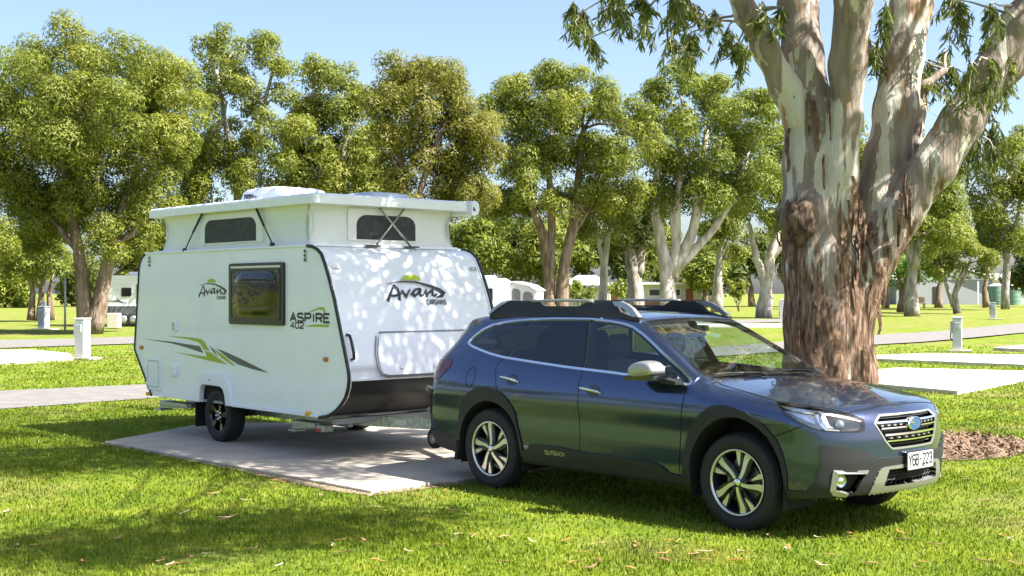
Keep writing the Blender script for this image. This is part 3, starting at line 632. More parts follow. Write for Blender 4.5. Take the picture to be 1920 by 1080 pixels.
# number plate
pl = MB(); px = 3.690
pl.prism(rrect(-.165, .470, .205, .608, .012), lambda y, z: (px + .012, y, z), lambda y, z: (px - .05, y, z)); plate = pl.build('plate_frame', m_gloss, car)
pl = MB(); pl.prism(rrect(-.155, .478, .195, .600, .008), lambda y, z: (px + .0145, y, z), lambda y, z: (px, y, z)); pl.build('number_plate', mat('plate_white', (.50, .51, .52), .5), plate)
tx = MB(); fp = lambda y, z: (px + .016, y, z)
text(tx, 'Y6B-223', -.138, .508, .315, .074, .0135, fp); tx.build('plate_number', mat('plate_ink', (.015, .016, .02), .5), plate)
tx = MB(); text(tx, 'VICTORIA', -.07, .487, .17, .013, .0035, fp); tx.build('plate_state', MATS['plate_ink'], plate)
# door lettering
tx = MB(); text(tx, 'OUTBACK', .735, .385, .235, .030, .007, lambda x, z: tuple(on_side(x, z, -1, .0185)[0])); tx.build('door_lettering', m_silver, DOORS[-1][1])
# door mirrors
for sgn in (-1,):
    mr = MB(); P = [(1.80, 1.100), (1.795, 1.165), (1.84, 1.205), (1.94, 1.232), (2.03, 1.226), (2.085, 1.185), (2.088, 1.115), (1.98, 1.108), (1.88, 1.085)]
    n = len(P); V = []; cx, cz = 1.94, 1.155
    for k_, (y, s_) in enumerate(((.905, .80), (.93, 1.0), (1.04, 1.0), (1.085, .90), (1.10, .62))):
        for x, z in P: V.append((cx + (x - cx) * s_ + (.0 if k_ < 3 else .01), sgn * y, cz + (z - cz) * s_))
    F = [[r * n + k, r * n + (k + 1) % n, (r + 1) * n + (k + 1) % n, (r + 1) * n + k] for r in range(4) for k in range(n)] + [list(range(n)), [4 * n + k for k in range(n)]]
    mo = mesh_np('side_mirror', V, F, m_silver, DOORS[sgn][0], True)
    md = mo.modifiers.new('s', 'SUBSURF'); md.levels = md.render_levels = 2
    lb = MB(); lb.prism([(1.785, 1.070), (1.79, 1.108), (1.88, 1.096), (1.98, 1.116), (2.09, 1.120), (2.09, 1.085), (1.97, 1.075)], lambda x, z: (x, sgn * .92, z), lambda x, z: (x, sgn * 1.075, z)); lb.build('mirror_base', m_gloss, DOORS[sgn][0])
    lb = MB(); lb.prism([(1.99, 1.085), (2.05, 1.095), (2.20, 1.075), (2.20, 1.050), (2.06, 1.052)], lambda x, z: (x, sgn * .85, z), lambda x, z: (x, sgn * .95, z)); lb.build('mirror_arm', m_clad, DOORS[sgn][0])
    lb = MB(); lb.prism([(2.04, 1.068), (2.19, 1.142), (2.236, 1.072), (2.10, 1.066)], lambda x, z: tuple(on_side(x, z, sgn, .004)[0]), lambda x, z: tuple(on_side(x, z, sgn, -.01)[0])); lb.build('mirror_sail', m_gloss, DOORS[sgn][0])
# roof rails
for sgn in (-1, 1):
    rb = [(-.33, 1.50), (-.335, 1.552), (-.272, 1.575), (-.155, 1.672), (-.10, 1.682), (.285, 1.682), (.365, 1.636), (.80, 1.638), (.90, 1.684), (1.19, 1.678), (1.285, 1.592), (1.39, 1.562), (1.53, 1.545), (1.53, 1.50)]
    mb = MB(); mb.prism(rb, lambda x, z: (x, sgn * (.612 - .35 * max(0, z - 1.55)), z), lambda x, z: (x, sgn * (.548 - .15 * max(0, z - 1.55)), z)); rl = mb.build('roof_rail', m_clad, car)
    def fin(pts, name):
        mb = MB(); mb.prism(pts, lambda x, z: (x, sgn * (.622 - .35 * max(0, z - 1.55)), z), lambda x, z: (x, sgn * (.575 - .25 * max(0, z - 1.55)), z)); mb.build(name, m_silver, rl)
    fin([(-.348, 1.555), (-.30, 1.615), (-.20, 1.668), (-.10, 1.686), (-.13, 1.665), (-.24, 1.615), (-.318, 1.556)], 'rail_end')
    fin([(1.19, 1.682), (1.28, 1.683), (1.36, 1.662), (1.44, 1.622), (1.525, 1.556), (1.455, 1.556), (1.39, 1.596), (1.31, 1.632), (1.225, 1.646)], 'rail_end')
    mb = MB(); mb.tube([(.22, sgn * .575, 1.680), (.30, sgn * .575, 1.684), (.60, sgn * .575, 1.688), (.88, sgn * .575, 1.686), (.97, sgn * .575, 1.680)], .014, 10); mb.build('rail_bar', m_silver, rl)
mb = MB(); mb.prism([(.92, 1.625), (.80, 1.627), (.25, 1.62), (.22, 1.60), (.9, 1.60)], lambda x, z: (x, -.36, z), lambda x, z: (x, .36, z)); mb.build('sunroof', m_gloss, car)
# wipers
for y0, y1, x0, x1 in ((-.16, -.66, 2.405, 2.325), (.48, -.02, 2.38, 2.405)):
    mb = MB(); P = []
    for t in np.linspace(0, 1, 7): P.append(on_top(x0 + (x1 - x0) * t - .015 * math.sin(math.pi * t), y0 + (y1 - y0) * t, .018)[0])
    mb.tube(P, [.010, .010, .009, .008, .007, .006, .005], 6); mb.tube([P[0] + Vector((.06, 0, -.01)), P[0], P[2]], .011, 6); mb.build('wiper', m_clad, car)
# cabin
bx('dashboard', (1.75, -.66, .60), (2.30, .66, 1.015), m_inter, car, .04)
bx('centre_console', (1.05, -.12, .34), (1.8, .12, .72), m_inter, car, .02)
def seat(x, y, wd=.26, hd=True):
    mb = MB(); mb.box((x, y - wd, .50), (x + .52, y + wd, .66), .05); s_ = mb.build('seat', m_seat, car)
    mb = MB(); P = [(x - .02, .60), (x + .12, .60), (x - .02, 1.02), (x - .10, 1.18), (x - .20, 1.18), (x - .17, .95)]
    mb.prism(P, lambda a, z: (a, y - wd * (.92 if z < 1.1 else .72), z), lambda a, z: (a, y + wd * (.92 if z < 1.1 else .72), z)); b_ = mb.build('seat_back', m_seat, s_)
    if hd: mb = MB(); mb.box((x - .20, y - .13, 1.20), (x - .09, y + .13, 1.40), .045); mb.tube([(x - .15, y - .05, 1.1), (x - .15, y - .05, 1.25)], .007, 6); mb.tube([(x - .15, y + .05, 1.1), (x - .15, y + .05, 1.25)], .007, 6); mb.build('headrest', m_seat, s_)
seat(1.22, -.37); seat(1.22, .37)
seat(.30, -.33, .32); seat(.30, .33, .32)
mb = MB(); mb.lathe([(.175, -.014), (.190, 0), (.175, .014), (.162, 0), (.175, -.014)], 32, 'x'); mb.box((-.01, -.17, -.02), (.01, .17, .02)); mb.box((-.02, -.05, -.05), (.02, .05, .05), .01)
sw = mb.build('steering_wheel', m_clad, car); sw.location = (1.70, -.37, .98); sw.rotation_euler = (0, math.radians(-22), 0)
p = on_top(1.66, 0, -.07)[0]; mb = MB(); mb.box((p.x - .02, -.12, p.z - .05), (p.x + .02, .12, p.z + .02), .012); mb.box((p.x, -.03, p.z), (p.x + .12, .03, p.z + .05), .01); mb.build('rear_view_mirror', m_gloss, car)
# wheels
def wheel_mesh():
    T = MB(); r = .358
    pr = [(.235, .085), (.262, .102), (.300, .110), (.330, .104), (.348, .088), (.356, .06), (.358, .0), (.356, -.06), (.348, -.088), (.330, -.104), (.300, -.110), (.262, -.102), (.235, -.085)]
    T.lathe(pr, 64)
    for k in range(72):                                     # tread blocks at the shoulders
        a = 2 * math.pi * k / 72
        for y0, y1 in ((-.100, -.062), (.062, .100)):
            c, s_ = math.cos(a), math.sin(a); da = .028; V = []
            for rr in (.340, .3605 - .006 * 1):
                for yy in (y0, y1):
                    r_ = rr - (.010 if abs(yy) > .09 else 0)
                    for aa in (a - da, a + da): V.append((r_ * math.cos(aa), yy, r_ * math.sin(aa)))
            T.add(V, [[0, 1, 3, 2], [4, 6, 7, 5], [0, 4, 5, 1], [2, 3, 7, 6], [0, 2, 6, 4], [1, 5, 7, 3]])
    for yy in (-.045, -.015, .015, .045): T.lathe([(.3575, yy - .011), (.3608, yy - .010), (.3608, yy + .010), (.3575, yy + .011)], 64, smooth=False)
    RM = MB(); RM.lathe([(.243, -.100), (.247, -.104), (.241, -.106), (.232, -.100), (.230, -.092)], 48)
    SP = MB()
    def face_y(rr): return -.090 - .012 * math.cos(min(1, rr / .22) * math.pi) * .5
    for k in range(5):
        t0 = 2 * math.pi * k / 5 + .30
        L1, R1 = [], []
        for rr, th, w in ((.035, 0, .013), (.07, .05, .0135), (.11, .13, .015), (.15, .20, .018), (.19, .23, .0225), (.234, .20, .028)):
            a = t0 + th; c = (rr * math.cos(a), rr * math.sin(a)); tt = (-math.sin(a), math.cos(a)); y = face_y(rr)
            L1.append((c[0] + tt[0] * w, y, c[1] + tt[1] * w)); R1.append((c[0] - tt[0] * w, y, c[1] - tt[1] * w))
        def blade_(SPm, L1, R1):
            V = []
            for l, r_ in zip(L1, R1): V += [l, r_, (r_[0], r_[1] + .035, r_[2]), (l[0], l[1] + .035, l[2])]
            F = [[4 * i + q, 4 * i + (q + 1) % 4, 4 * i + 4 + (q + 1) % 4, 4 * i + 4 + q] for i in range(len(L1) - 1) for q in range(4)] + [[3, 2, 1, 0]]
            SPm.add(V, F)
        blade_(SP, L1, R1)
        L2, R2 = [], []
        for rr, th, w in ((.125, .54, .002), (.15, .58, .009), (.19, .62, .016), (.234, .63, .022)):
            a = t0 + th; c = (rr * math.cos(a), rr * math.sin(a)); tt = (-math.sin(a), math.cos(a)); y = face_y(rr) + .002
            L2.append((c[0] + tt[0] * w, y, c[1] + tt[1] * w)); R2.append((c[0] - tt[0] * w, y, c[1] - tt[1] * w))
        blade_(SP, L2, R2)
    DK = MB()
    DK.lathe([(.236, -.098), (.228, -.080), (.218, -.04), (.215, .06)], 40)
    for k in range(5):                                      # dark web behind the machined blades
        t0 = 2 * math.pi * k / 5 + .30
        for th0, th1, w0, w1 in ((.0, .22, .030, .045), (.30, .62, .014, .032)):
            V = []
            for rr, th, w in ((.05, th0, w0), (.13, (th0 + th1) * .55, (w0 + w1) / 2), (.232, th1, w1)):
                a = t0 + th; c = (rr * math.cos(a), rr * math.sin(a)); tt = (-math.sin(a), math.cos(a))
                V += [(c[0] + tt[0] * w, -.070, c[1] + tt[1] * w), (c[0] - tt[0] * w, -.070, c[1] - tt[1] * w), (c[0] - tt[0] * w, -.045, c[1] - tt[1] * w), (c[0] + tt[0] * w, -.045, c[1] + tt[1] * w)]
            DK.add(V, [[4 * i + q, 4 * i + (q + 1) % 4, 4 * i + 4 + (q + 1) % 4, 4 * i + 4 + q] for i in range(2) for q in range(4)])
    DK.lathe([(.0, -.088), (.060, -.086), (.072, -.07), (.072, -.03)], 24)
    for k in range(5):
        a = 2 * math.pi * k / 5 + .95; DK.lathe([(.0, -.098), (.011, -.098), (.011, -.08)], 8, o=(.057 * math.cos(a), 0, .057 * math.sin(a)))
    CP = MB(); CP.lathe([(.0, -.104), (.026, -.103), (.030, -.097), (.030, -.08)], 24)
    BD = MB(); BD.lathe([(.0, -.01), (.155, -.01), (.155, .012), (.0, .012)], 32, smooth=False); BD.box((-.15, -.03, .04), (-.06, .03, .15), .01)
    return T, RM, SP, DK, CP, BD
WM = [mb.build('x', None) for mb in wheel_mesh()]; WD = [o.data for o in WM]
for o in WM: bpy.data.objects.remove(o)
m_alloy = mat('machined_alloy', (.70, .69, .65), .3, .8); m_wdark = mat('wheel_dark_paint', (.02, .022, .028), .3, .3, coat=.3); m_disc = mat('brake_disc', (.25, .24, .23), .45, .9)
for d, m_, nm in zip(WD, (m_rubber, m_alloy, m_alloy, m_wdark, m_chrome, m_disc), ('tyre', 'rim_lip', 'spokes', 'rim', 'hub_cap', 'brake_disc')): d.materials.append(m_); d.name = nm
for x, sgn, spin in ((0, -1, .1), (2.745, -1, .62), (0, 1, .3), (2.745, 1, .2)):
    w = link(bpy.data.objects.new('wheel', WD[5]), car); w.location = (x, sgn * .80, .358); w.rotation_euler = (0, spin, 0 if sgn < 0 else math.pi)
    for d, nm in zip(WD[:5], ('tyre', 'rim_lip', 'spokes', 'rim', 'hub_cap')): link(bpy.data.objects.new(nm, d), w)
mb = MB(); mb.prism([(-.47, .22), (-.43, .22), (-.40, .34), (-.43, .40)], lambda x, z: (x, -.93, z), lambda x, z: (x, -.66, z)); mb.build('mud_flap', m_black, car)
mb = MB(); mb.prism([(-.47, .22), (-.43, .22), (-.40, .34), (-.43, .40)], lambda x, z: (x, .93, z), lambda x, z: (x, .66, z)); mb.build('mud_flap', m_black, car)
mb = MB(); mb.box((-1.30, -.04, .38), (-1.0, .04, .44), .01); mb.lathe([(.0, .56), (.02, .555), (.027, .53), (.02, .505), (.018, .44)], 12, 'z', (-1.27, 0, 0)); mb.build('tow_bar', m_black, car)
# ---------------------------------------------------------------- white pop-top caravan
CVO = 4.62
def from_car(x, y, z=0.): c, s = math.cos(CAR_A), math.sin(CAR_A); return (CAR_X + x * c - y * s, CAR_Y + x * s + y * c, z)
van = empty('caravan', from_car(-CVO, 0), CAR_A)
tag(van, 'white pop-top caravan with green and grey side stripes, hitched to the blue wagon', 'caravan')
def c_(x): return x + CVO
m_white = mat('caravan_white', (.80, .825, .88), .3, coat=.5, var=.015, vscale=3)
m_white2 = mat('moulded_white', (.80, .82, .87), .35, var=.02, vscale=8)
m_canvas = mat('vinyl_canvas', (.74, .74, .71), .55, bump=.12, bscale=60, bdist=.006)
m_seal = mat('rubber_seal', (.012, .013, .016), .35)
m_guard = mat('black_stone_guard', (.014, .014, .014), .42, bump=.25, bscale=90, bdist=.004)
m_gal = mat('galvanised_steel', (.42, .45, .44), .42, .75, var=.2, vscale=30)
m_galg = mat('painted_steel', (.30, .31, .31), .5, .3)
m_mesh = mat('tent_window_mesh', (.035, .036, .038), .7, var=.25, vscale=12)
m_green = mat('decal_green', (.33, .43, .012), .35); m_grey = mat('decal_grey', (.085, .09, .085), .4); m_ink = mat('decal_black', (.015, .017, .02), .35)
HW = 1.05
SIDE = [(-6.22, .47), (-6.69, 1.03), (-6.56, 2.08), (-6.53, 2.15), (-6.47, 2.205), (-6.38, 2.245), (-2.72, 2.245), (-2.62, 2.235), (-2.53, 2.205), (-2.45, 2.15), (-2.395, 2.06), (-2.345, 1.97), (-2.22, 1.69), (-1.975, .98), (-1.96, .90), (-1.975, .80), (-2.02, .70), (-2.10, .62), (-2.20, .55), (-2.34, .49), (-2.49, .465)]
ARCH = [(-4.362, .465), (-4.385, .585), (-4.43, .65), (-4.49, .675), (-4.86, .680), (-4.92, .665), (-4.955, .62), (-4.977, .467)]
SIDE = [(c_(x), z) for x, z in SIDE]; ARCH = [(c_(x), z) for x, z in ARCH]
for s in (-1, 1):
    MB().prism(SIDE + ARCH, lambda x, z: (x, s * HW, z), lambda x, z: (x, s * (HW - .03), z)).build('side_wall', m_white, van)
def skin(name, P, m, y0=-HW + .03, y1=HW - .03, off=0., smooth=True):
    P = np.array(P); V = []
    for x, z in P: V += [(x, y0, z), (x, y1, z)]
    return mesh_np(name, V, [[2 * i, 2 * i + 1, 2 * i + 3, 2 * i + 2] for i in range(len(P) - 1)], m, van, smooth)
ins = lambda L, d: [(x - d, z) for x, z in L]
FR = SIDE[6:]; fi = [p for p in ins(FR[:8], .012)] + [(c_(-1.985 - .012), 1.0), (c_(-1.978 - .012), .875)]
skin('front_panel', resample(fi[:1] + fi, .05), m_white)
skin('roof_deck', [SIDE[5], SIDE[6]], m_white, smooth=False)
skin('rear_panel', resample([(x + .012, z) for x, z in SIDE[:6]], .05), m_white)
lo = [(c_(-1.978), .872)] + SIDE[14:]
skin('stone_guard', resample(ins(lo, .016), .04), m_guard)
MB().box((c_(-6.2), -HW + .03, .47), (c_(-2.4), HW - .03, .50)).build('floor', m_galg, van)
MB().box((c_(-1.99), -HW + .03, .862), (c_(-1.966), HW - .03, .892), .004).build('trim_strip', m_white2, van)
MB().box((c_(-5.05), -HW + .04, .47), (c_(-4.25), -.72, .70)).build('wheel_box', m_black, van)
for s in (-1, 1):
    MB().tube([(x, s * (HW + .004), z) for x, z in resample(SIDE[6:], .04)], .019, 8).build('edge_seal', m_seal, van)
    MB().tube([(x, s * (HW + .004), z) for x, z in resample(SIDE[:6], .04)], .013, 8).build('edge_seal', m_seal, van)
    MB().box((c_(-6.40), s * HW - .015, 2.235), (c_(-2.74), s * HW + .015 - .004 * s, 2.262), .005).build('top_moulding', m_white2, van)
    MB().box((c_(-4.24), s * (HW + .012) - .012, .462), (c_(-2.50), s * (HW + .012) + .012, .492), .004).build('bottom_moulding', m_white2, van)
MB().box((c_(-6.30), -HW + .06, 2.246), (c_(-2.70), HW - .06, 2.275), .006).build('roof_frame', m_white2, van)
# canvas walls of the pop-top
X0, X1, YW = c_(-6.10), c_(-2.77), .985
per = []
n1, n2 = 110, 66
for i in range(n1): per.append((X0 + (X1 - X0) * i / n1, -YW, 0, -1, i / n1))
for i in range(n2): per.append((X1, -YW + 2 * YW * i / n2, 1, 0, i / n2))
for i in range(n1): per.append((X1 - (X1 - X0) * i / n1, YW, 0, 1, i / n1))
for i in range(n2): per.append((X0, YW - 2 * YW * i / n2, -1, 0, i / n2))
V = []; rows = 18; zb0, zt0 = 2.262, 2.72
def waist(t, e): return .012 + .05 * (1 - min(1, min(e, 1 - e) / .16)) ** 1.5
for r in range(rows + 1):
    v = r / rows; z = zb0 + (zt0 - zb0) * v
    for x, y, nx, ny, e in per:
        ed = min(e, 1 - e); cor = max(0, 1 - ed / .18)
        k = noise.noise(Vector((x * 3.1 + z * 2.5 * (1 if e < .5 else -1), y * 3.1 + z * 2.2 * (1 if e < .5 else -1), z * 1.2))) * .024 + noise.noise(Vector((x * 9 + z * 7, y * 9 - z * 6, z * 3))) * .011 * (1 + cor)
        d = -waist(v, e) * math.sin(math.pi * min(1, v * 1.02)) + k * math.sin(math.pi * v) - .012
        sx = (X0 + X1) / 2; q = .965 + .035 * 1
        V.append((x + nx * d + (0 if nx else (1 if x > sx else -1) * 0), y + ny * d, z))
n = len(per); F = [[r * n + k, r * n + (k + 1) % n, r * n + n + (k + 1) % n, r * n + n + k] for r in range(rows) for k in range(n)]
mesh_np('canvas_wall', V, F, m_canvas, van, True)
def arch_win(u0, u1, v0, v1, r, n=6):
    P = [(u1, v0)]
    for cx, a0 in ((u1 - r, 0), (u0 + r, 90)):
        for k in range(n + 1): a = math.radians(a0 + 90 * k / n); P.append((cx + r * math.cos(a), v1 - r * .8 + r * .8 * math.sin(a)))
    return P + [(u0, v0)]
yf = lambda d: (lambda x, z: (x, -YW - d, z)); xf = lambda d: (lambda y, z: (X1 + d, y, z))
for fn, (u0, u1), (w0, w1) in ((yf, (c_(-5.11), c_(-3.71)), (c_(-4.99), c_(-3.85))), (xf, (-.50, .49), (-.385, .412))):
    cw = MB().prism(rrect(u0, 2.322, u1, 2.67, .02, 2), fn(.004), fn(-.03)).build('canvas_flap', m_canvas, van)
    MB().prism(arch_win(w0 - .006, w1 + .006, 2.336, 2.605, .14), fn(.0055), fn(-.004)).build('window_border', m_seal, cw)
    MB().prism(arch_win(w0 + .006, w1 - .006, 2.346, 2.595, .135), fn(.008), fn(-.004)).build('window_mesh', m_mesh, cw)
# lifted roof lid
def rr_ring(hx0, hx1, hy, r, z, n=6): return [(x, y, z) for x, y in rrect(hx0, -hy, hx1, hy, r, n)]
rings = [rr_ring(c_(-6.31) + i, c_(-2.575) - i, 1.068 - i, max(.02, .07 - i * .4), z) for i, z in ((.10, 2.692), (.004, 2.688), (0, 2.694), (0, 2.770), (.006, 2.785), (.02, 2.796), (.06, 2.804), (.55, 2.838))]
n = len(rings[0]); V = sum(rings, []); F = [[r * n + k, r * n + (k + 1) % n, r * n + n + (k + 1) % n, r * n + n + k] for r in range(len(rings) - 1) for k in range(n)] + [list(range((len(rings) - 1) * n, len(rings) * n)), list(range(n))[::-1]]
mesh_np('roof_lid', V, F, m_white2, van)
aw = [(1.045, 2.66), (1.045, 2.79), (1.075, 2.81), (1.12, 2.805), (1.155, 2.775), (1.16, 2.70), (1.14, 2.655), (1.09, 2.645)]
ab = MB().prism(aw, lambda y, z: (c_(-6.2), y, z), lambda y, z: (c_(-2.52), y, z)).build('awning_box', m_white2, van)
MB().prism([(1.06, 2.70), (1.10, 2.69), (1.085, 2.73), (1.07, 2.74)], lambda y, z: (c_(-2.54), y, z), lambda y, z: (c_(-2.516), y, z)).build('awning_slot', m_seal, ab)
# rooftop air conditioner and roof hatch
rg = [rr_ring(c_(-5.34) + a, c_(-4.28) - b, .36 - e, .10, z) for a, b, e, z in ((0, 0, 0, 2.80), (.01, .02, .01, 2.90), (.03, .10, .03, 2.985), (.06, .22, .06, 3.02), (.16, .4, .14, 3.04))]
n = len(rg[0]); V = sum(rg, []); ac = mesh_np('air_conditioner', V, [[r * n + k, r * n + (k + 1) % n, r * n + n + (k + 1) % n, r * n + n + k] for r in range(4) for k in range(n)] + [list(range(4 * n, 5 * n))], m_white2, van, True)
for k in range(9): x = c_(-5.18) + k * .036; MB().box((x, -.3535, 2.885), (x + .012, -.33, 2.955 - .010 * max(0, k - 4)), .002).build('vent_slot', m_seal, ac)
rg = [rr_ring(c_(-3.42) + i, c_(-2.86) - i, .30 - i, .08, z) for i, z in ((0, 2.80), (0, 2.84), (.02, 2.868), (.12, 2.885))]
V = [(x, y + .15, z) for x, y, z in sum(rg, [])]; mesh_np('roof_hatch', V, [[r * n + k, r * n + (k + 1) % n, r * n + n + (k + 1) % n, r * n + n + k] for r in range(3) for k in range(n)] + [list(range(3 * n, 4 * n))], mat('smoked_dome', (.42, .48, .56), .12, coat=.5), van, True)
mb = MB(); mb.tube([(c_(-3.9), -.5, 2.82), (c_(-3.78), -.52, 2.90)], .006, 6); mb.build('aerial', m_seal, van)
rg = [rr_ring(c_(-6.0) + i, c_(-5.5) - i, .22 - i, .06, z) for i, z in ((0, 2.79), (0, 2.845), (.03, 2.865))]
V = [(x, y - .35, z) for x, y, z in sum(rg, [])]; mesh_np('roof_vent', V, [[r * n + k, r * n + (k + 1) % n, r * n + n + (k + 1) % n, r * n + n + k] for r in range(2) for k in range(n)] + [list(range(2 * n, 3 * n))], m_white2, van, True)
# gas struts and scissor stays
for a, b, c in (((-5.00, 2.69), (-5.205, 2.474), (-5.385, 2.268)), ((-3.79, 2.69), (-3.61, 2.489), (-3.415, 2.280))):
    mb = MB(); mb.tube([(c_(a[0]), -1.02, a[1]), (c_(b[0]), -1.03, b[1])], .014, 8); mb.tube([(c_(b[0]), -1.03, b[1]), (c_(c[0]), -1.04, c[1])], .008, 8); mb.lathe([(.0, -.02), (.022, -.02), (.022, .02), (0, .02)], 10, 'y', (c_(c[0]), -1.045, c[1])); mb.build('gas_strut', m_seal, van)
xs = X1 + .055
for a, b in (((-.12, 2.685), (.275, 2.268)), ((.22, 2.685), (-.195, 2.280))):
    MB().tube([(xs, a[0], a[1]), (xs + .05, b[0], b[1])], .0125, 4).build('scissor_stay', m_silver, van)
for y in (-.24, .29): MB().box((xs + .02, y - .09, 2.256), (xs + .075, y + .09, 2.272), .003).build('stay_bracket', m_seal, van)
# side wall fittings: (window, decals, hatches, lamps)
def sw_(d): return lambda x, z: (x, -HW - d, z)
wf = MB().prism(rrect(c_(-4.288), 1.400, c_(-3.144), 2.084, .03), sw_(.028), sw_(-.01)).build('window', m_seal, van)
MB().prism([(c_(-4.24), 2.028), (c_(-3.20), 2.028), (c_(-3.20), 2.052), (c_(-4.24), 2.052)], sw_(.032), sw_(.02)).build('window_rail', mat('pale_rail', (.62, .62, .58), .4), wf)
V = []; nu, nv = 26, 20
for j in range(nv + 1):
    for i in range(nu + 1):
        u, v = i / nu, j / nv; b = (min(1, min(u, 1 - u) / .22) * min(1, min(v, 1 - v) / .22)); b = b * b * (3 - 2 * b)
        V.append((c_(-4.222) + 1.008 * u, -HW - .031 - .030 * b, 1.470 + .535 * v))
F = [[j * (nu + 1) + i, j * (nu + 1) + i + 1, (j + 1) * (nu + 1) + i + 1, (j + 1) * (nu + 1) + i] for j in range(nv) for i in range(nu)]
mesh_np('window_pane', V, F, mat('smoked_acrylic', (.012, .011, .010), .05, coat=.0, bump=.25, bscale=2.5, bdist=.03), wf, True)
strip_o = MB(); stroke(strip_o, rrect(c_(-4.225), 1.468, c_(-3.212), 2.008, .03) + [(c_(-3.212), 1.97)], .016, lambda x, z: (x, -HW - .034, z)); strip_o.build('pane_gasket', m_seal, wf)
def decal(name, polys, m, d=.003, conv=True):
    mb = MB()
    for P in polys: mb.add([sw_(d)(c_(x), z) for x, z in P], [list(range(len(P)))])
    return mb.build(name, m, van)
decal('side_stripe', [[(-6.464, 1.172), (-5.71, 1.158), (-5.006, 1.124), (-4.918, 1.046), (-5.3, 1.095), (-5.71, 1.138)]], m_grey)
decal('side_stripe', [[(-5.805, 1.226), (-5.25, 1.222), (-5.04, 1.213), (-4.95, 1.203), (-4.889, 1.174), (-4.773, 1.077), (-4.91, 1.088), (-4.977, 1.142), (-5.04, 1.172), (-5.30, 1.199)]], m_green)
decal('side_stripe', [[(-5.616, 1.036), (-5.2, 1.018), (-4.831, 1.006), (-4.889, 1.073), (-4.744, 1.058), (-4.362, 0.933), (-4.802, 0.963), (-5.2, .998)]], m_green)
decal('side_stripe', [[(-4.775, 1.142), (-4.661, 1.082), (-4.569, 1.010), (-4.699, 1.078)]], m_grey)
decal('side_stripe', [[(-4.710, 1.118), (-4.475, 1.043), (-4.178, .926), (-4.255, .930), (-4.499, 1.006)]], m_green)
decal('side_stripe', [[(-4.619, 1.114), (-4.35, 1.068), (-4.088, 1.016), (-3.468, .879), (-3.807, .905), (-4.135, .948), (-4.35, 1.01)]], m_grey)
AV = dict(sw=([(-.352, 1.849), (-.173, 1.874), (-.04, 1.874), (.075, 1.865), (.25, 1.825), (.36, 1.785), (.40, 1.755), (.37, 1.722), (.289, 1.704)], [.004, .010, .013, .016, .022, .030, .036, .026, .006]),
          st=[([(-.381, 1.667), (-.315, 1.755), (-.252, 1.842)], [.03, .018, .014]), ([(-.262, 1.838), (-.215, 1.80), (-.205, 1.74), (-.223, 1.675)], [.022, .02, .022, .03]), ([(-.36, 1.725), (-.27, 1.722), (-.175, 1.75)], [.010, .018, .012]),
              ([(-.165, 1.785), (-.125, 1.715), (-.085, 1.755), (-.048, 1.795)], [.02, .024, .014, .012]), ([(.095, 1.802), (.02, 1.79), (-.038, 1.742), (-.005, 1.722), (.05, 1.75), (.10, 1.802)], [.018, .015, .024, .022, .014, .02]), ([(.09, 1.79), (.07, 1.74), (.085, 1.722), (.12, 1.735)], [.018, .02, .02, .012]),
              ([(.125, 1.74), (.165, 1.785), (.16, 1.72), (.155, 1.71)], [.012, .02, .022, .02]), ([(.16, 1.725), (.21, 1.765), (.255, 1.785), (.245, 1.735), (.27, 1.722), (.312, 1.745)], [.014, .015, .022, .02, .018, .01])],
          gr=[(-.136, 1.888), (-.115, 1.920), (-.085, 1.940), (-.03, 1.951), (.03, 1.951), (.085, 1.936), (.11, 1.915), (.126, 1.886), (.05, 1.893), (-.06, 1.895)])
def avan(name, fn, sub, tw):
    o = MB(); stroke(o, AV['sw'][0], [w * 1.35 for w in AV['sw'][1]], fn)
    for p, w in AV['st']: stroke(o, p, [q * 1.35 for q in w], fn)
    r = o.build(name, m_ink, van); o = MB(); o.add([fn(*p) for p in AV['gr']], [list(range(len(AV['gr'])))]); o.build('logo_sun', m_green, r)
    o = MB(); text(o, sub, tw[0], tw[1], tw[2], tw[3], .0115, fn); o.build('logo_text', m_grey, r)
def fx(z): return c_(-2.22 + (1.69 - z) * .349 - .004)
avan('logo', lambda y, z: (fx(z), y, z), 'CARSAWNS', (.145, 1.630, .265, .048))
avan('logo', lambda u, v: (c_(-4.70) + (u - .027) * .80, -HW - .003, 1.684 + (v - 1.636) * .737), 'CACUNIS', (.15, 1.634, .25, .046))
o = MB(); text(o, 'ASPIRE', c_(-3.045), 1.452, .745, .083, .025, sw_(.003), .16); o.build('model_lettering', m_ink, van)
o = MB(); text(o, '402', c_(-3.040), 1.380, .255, .058, .015, sw_(.003), .2); o.build('model_lettering', m_ink, van)
decal('side_stripe', [[(-2.722, 1.542), (-2.60, 1.580), (-2.50, 1.605), (-2.44, 1.607), (-2.40, 1.592), (-2.375, 1.541), (-2.395, 1.541), (-2.43, 1.575), (-2.52, 1.582), (-2.62, 1.560)]], m_green)
decal('side_stripe', [[(-2.765, 1.400), (-2.62, 1.422), (-2.50, 1.428), (-2.311, 1.430), (-2.331, 1.402), (-2.55, 1.402)]], m_green)
wg = [(-5.075, .466), (-5.02, .50), (-5.0, .58), (-4.985, .735), (-4.94, .79), (-4.87, .815), (-4.544, .830), (-4.42, .815), (-4.33, .770), (-4.27, .690), (-4.24, .565), (-4.225, .466), (-4.362, .464), (-4.385, .585), (-4.43, .65), (-4.49, .675), (-4.86, .680), (-4.92, .665), (-4.955, .62), (-4.977, .467)]
wg = [(c_(x), z) for x, z in wg]
go = MB().prism(wg, sw_(.035), sw_(-.02)).build('wheel_guard', m_white2, van); bv = go.modifiers.new('b', 'BEVEL'); bv.width = .012; bv.segments = 2
MB().lathe([(0, -.042), (.014, -.042), (.016, -.03)], 10, 'y', (c_(-4.72), -HW + .002, .745)).build('reflector', m_silver, van)
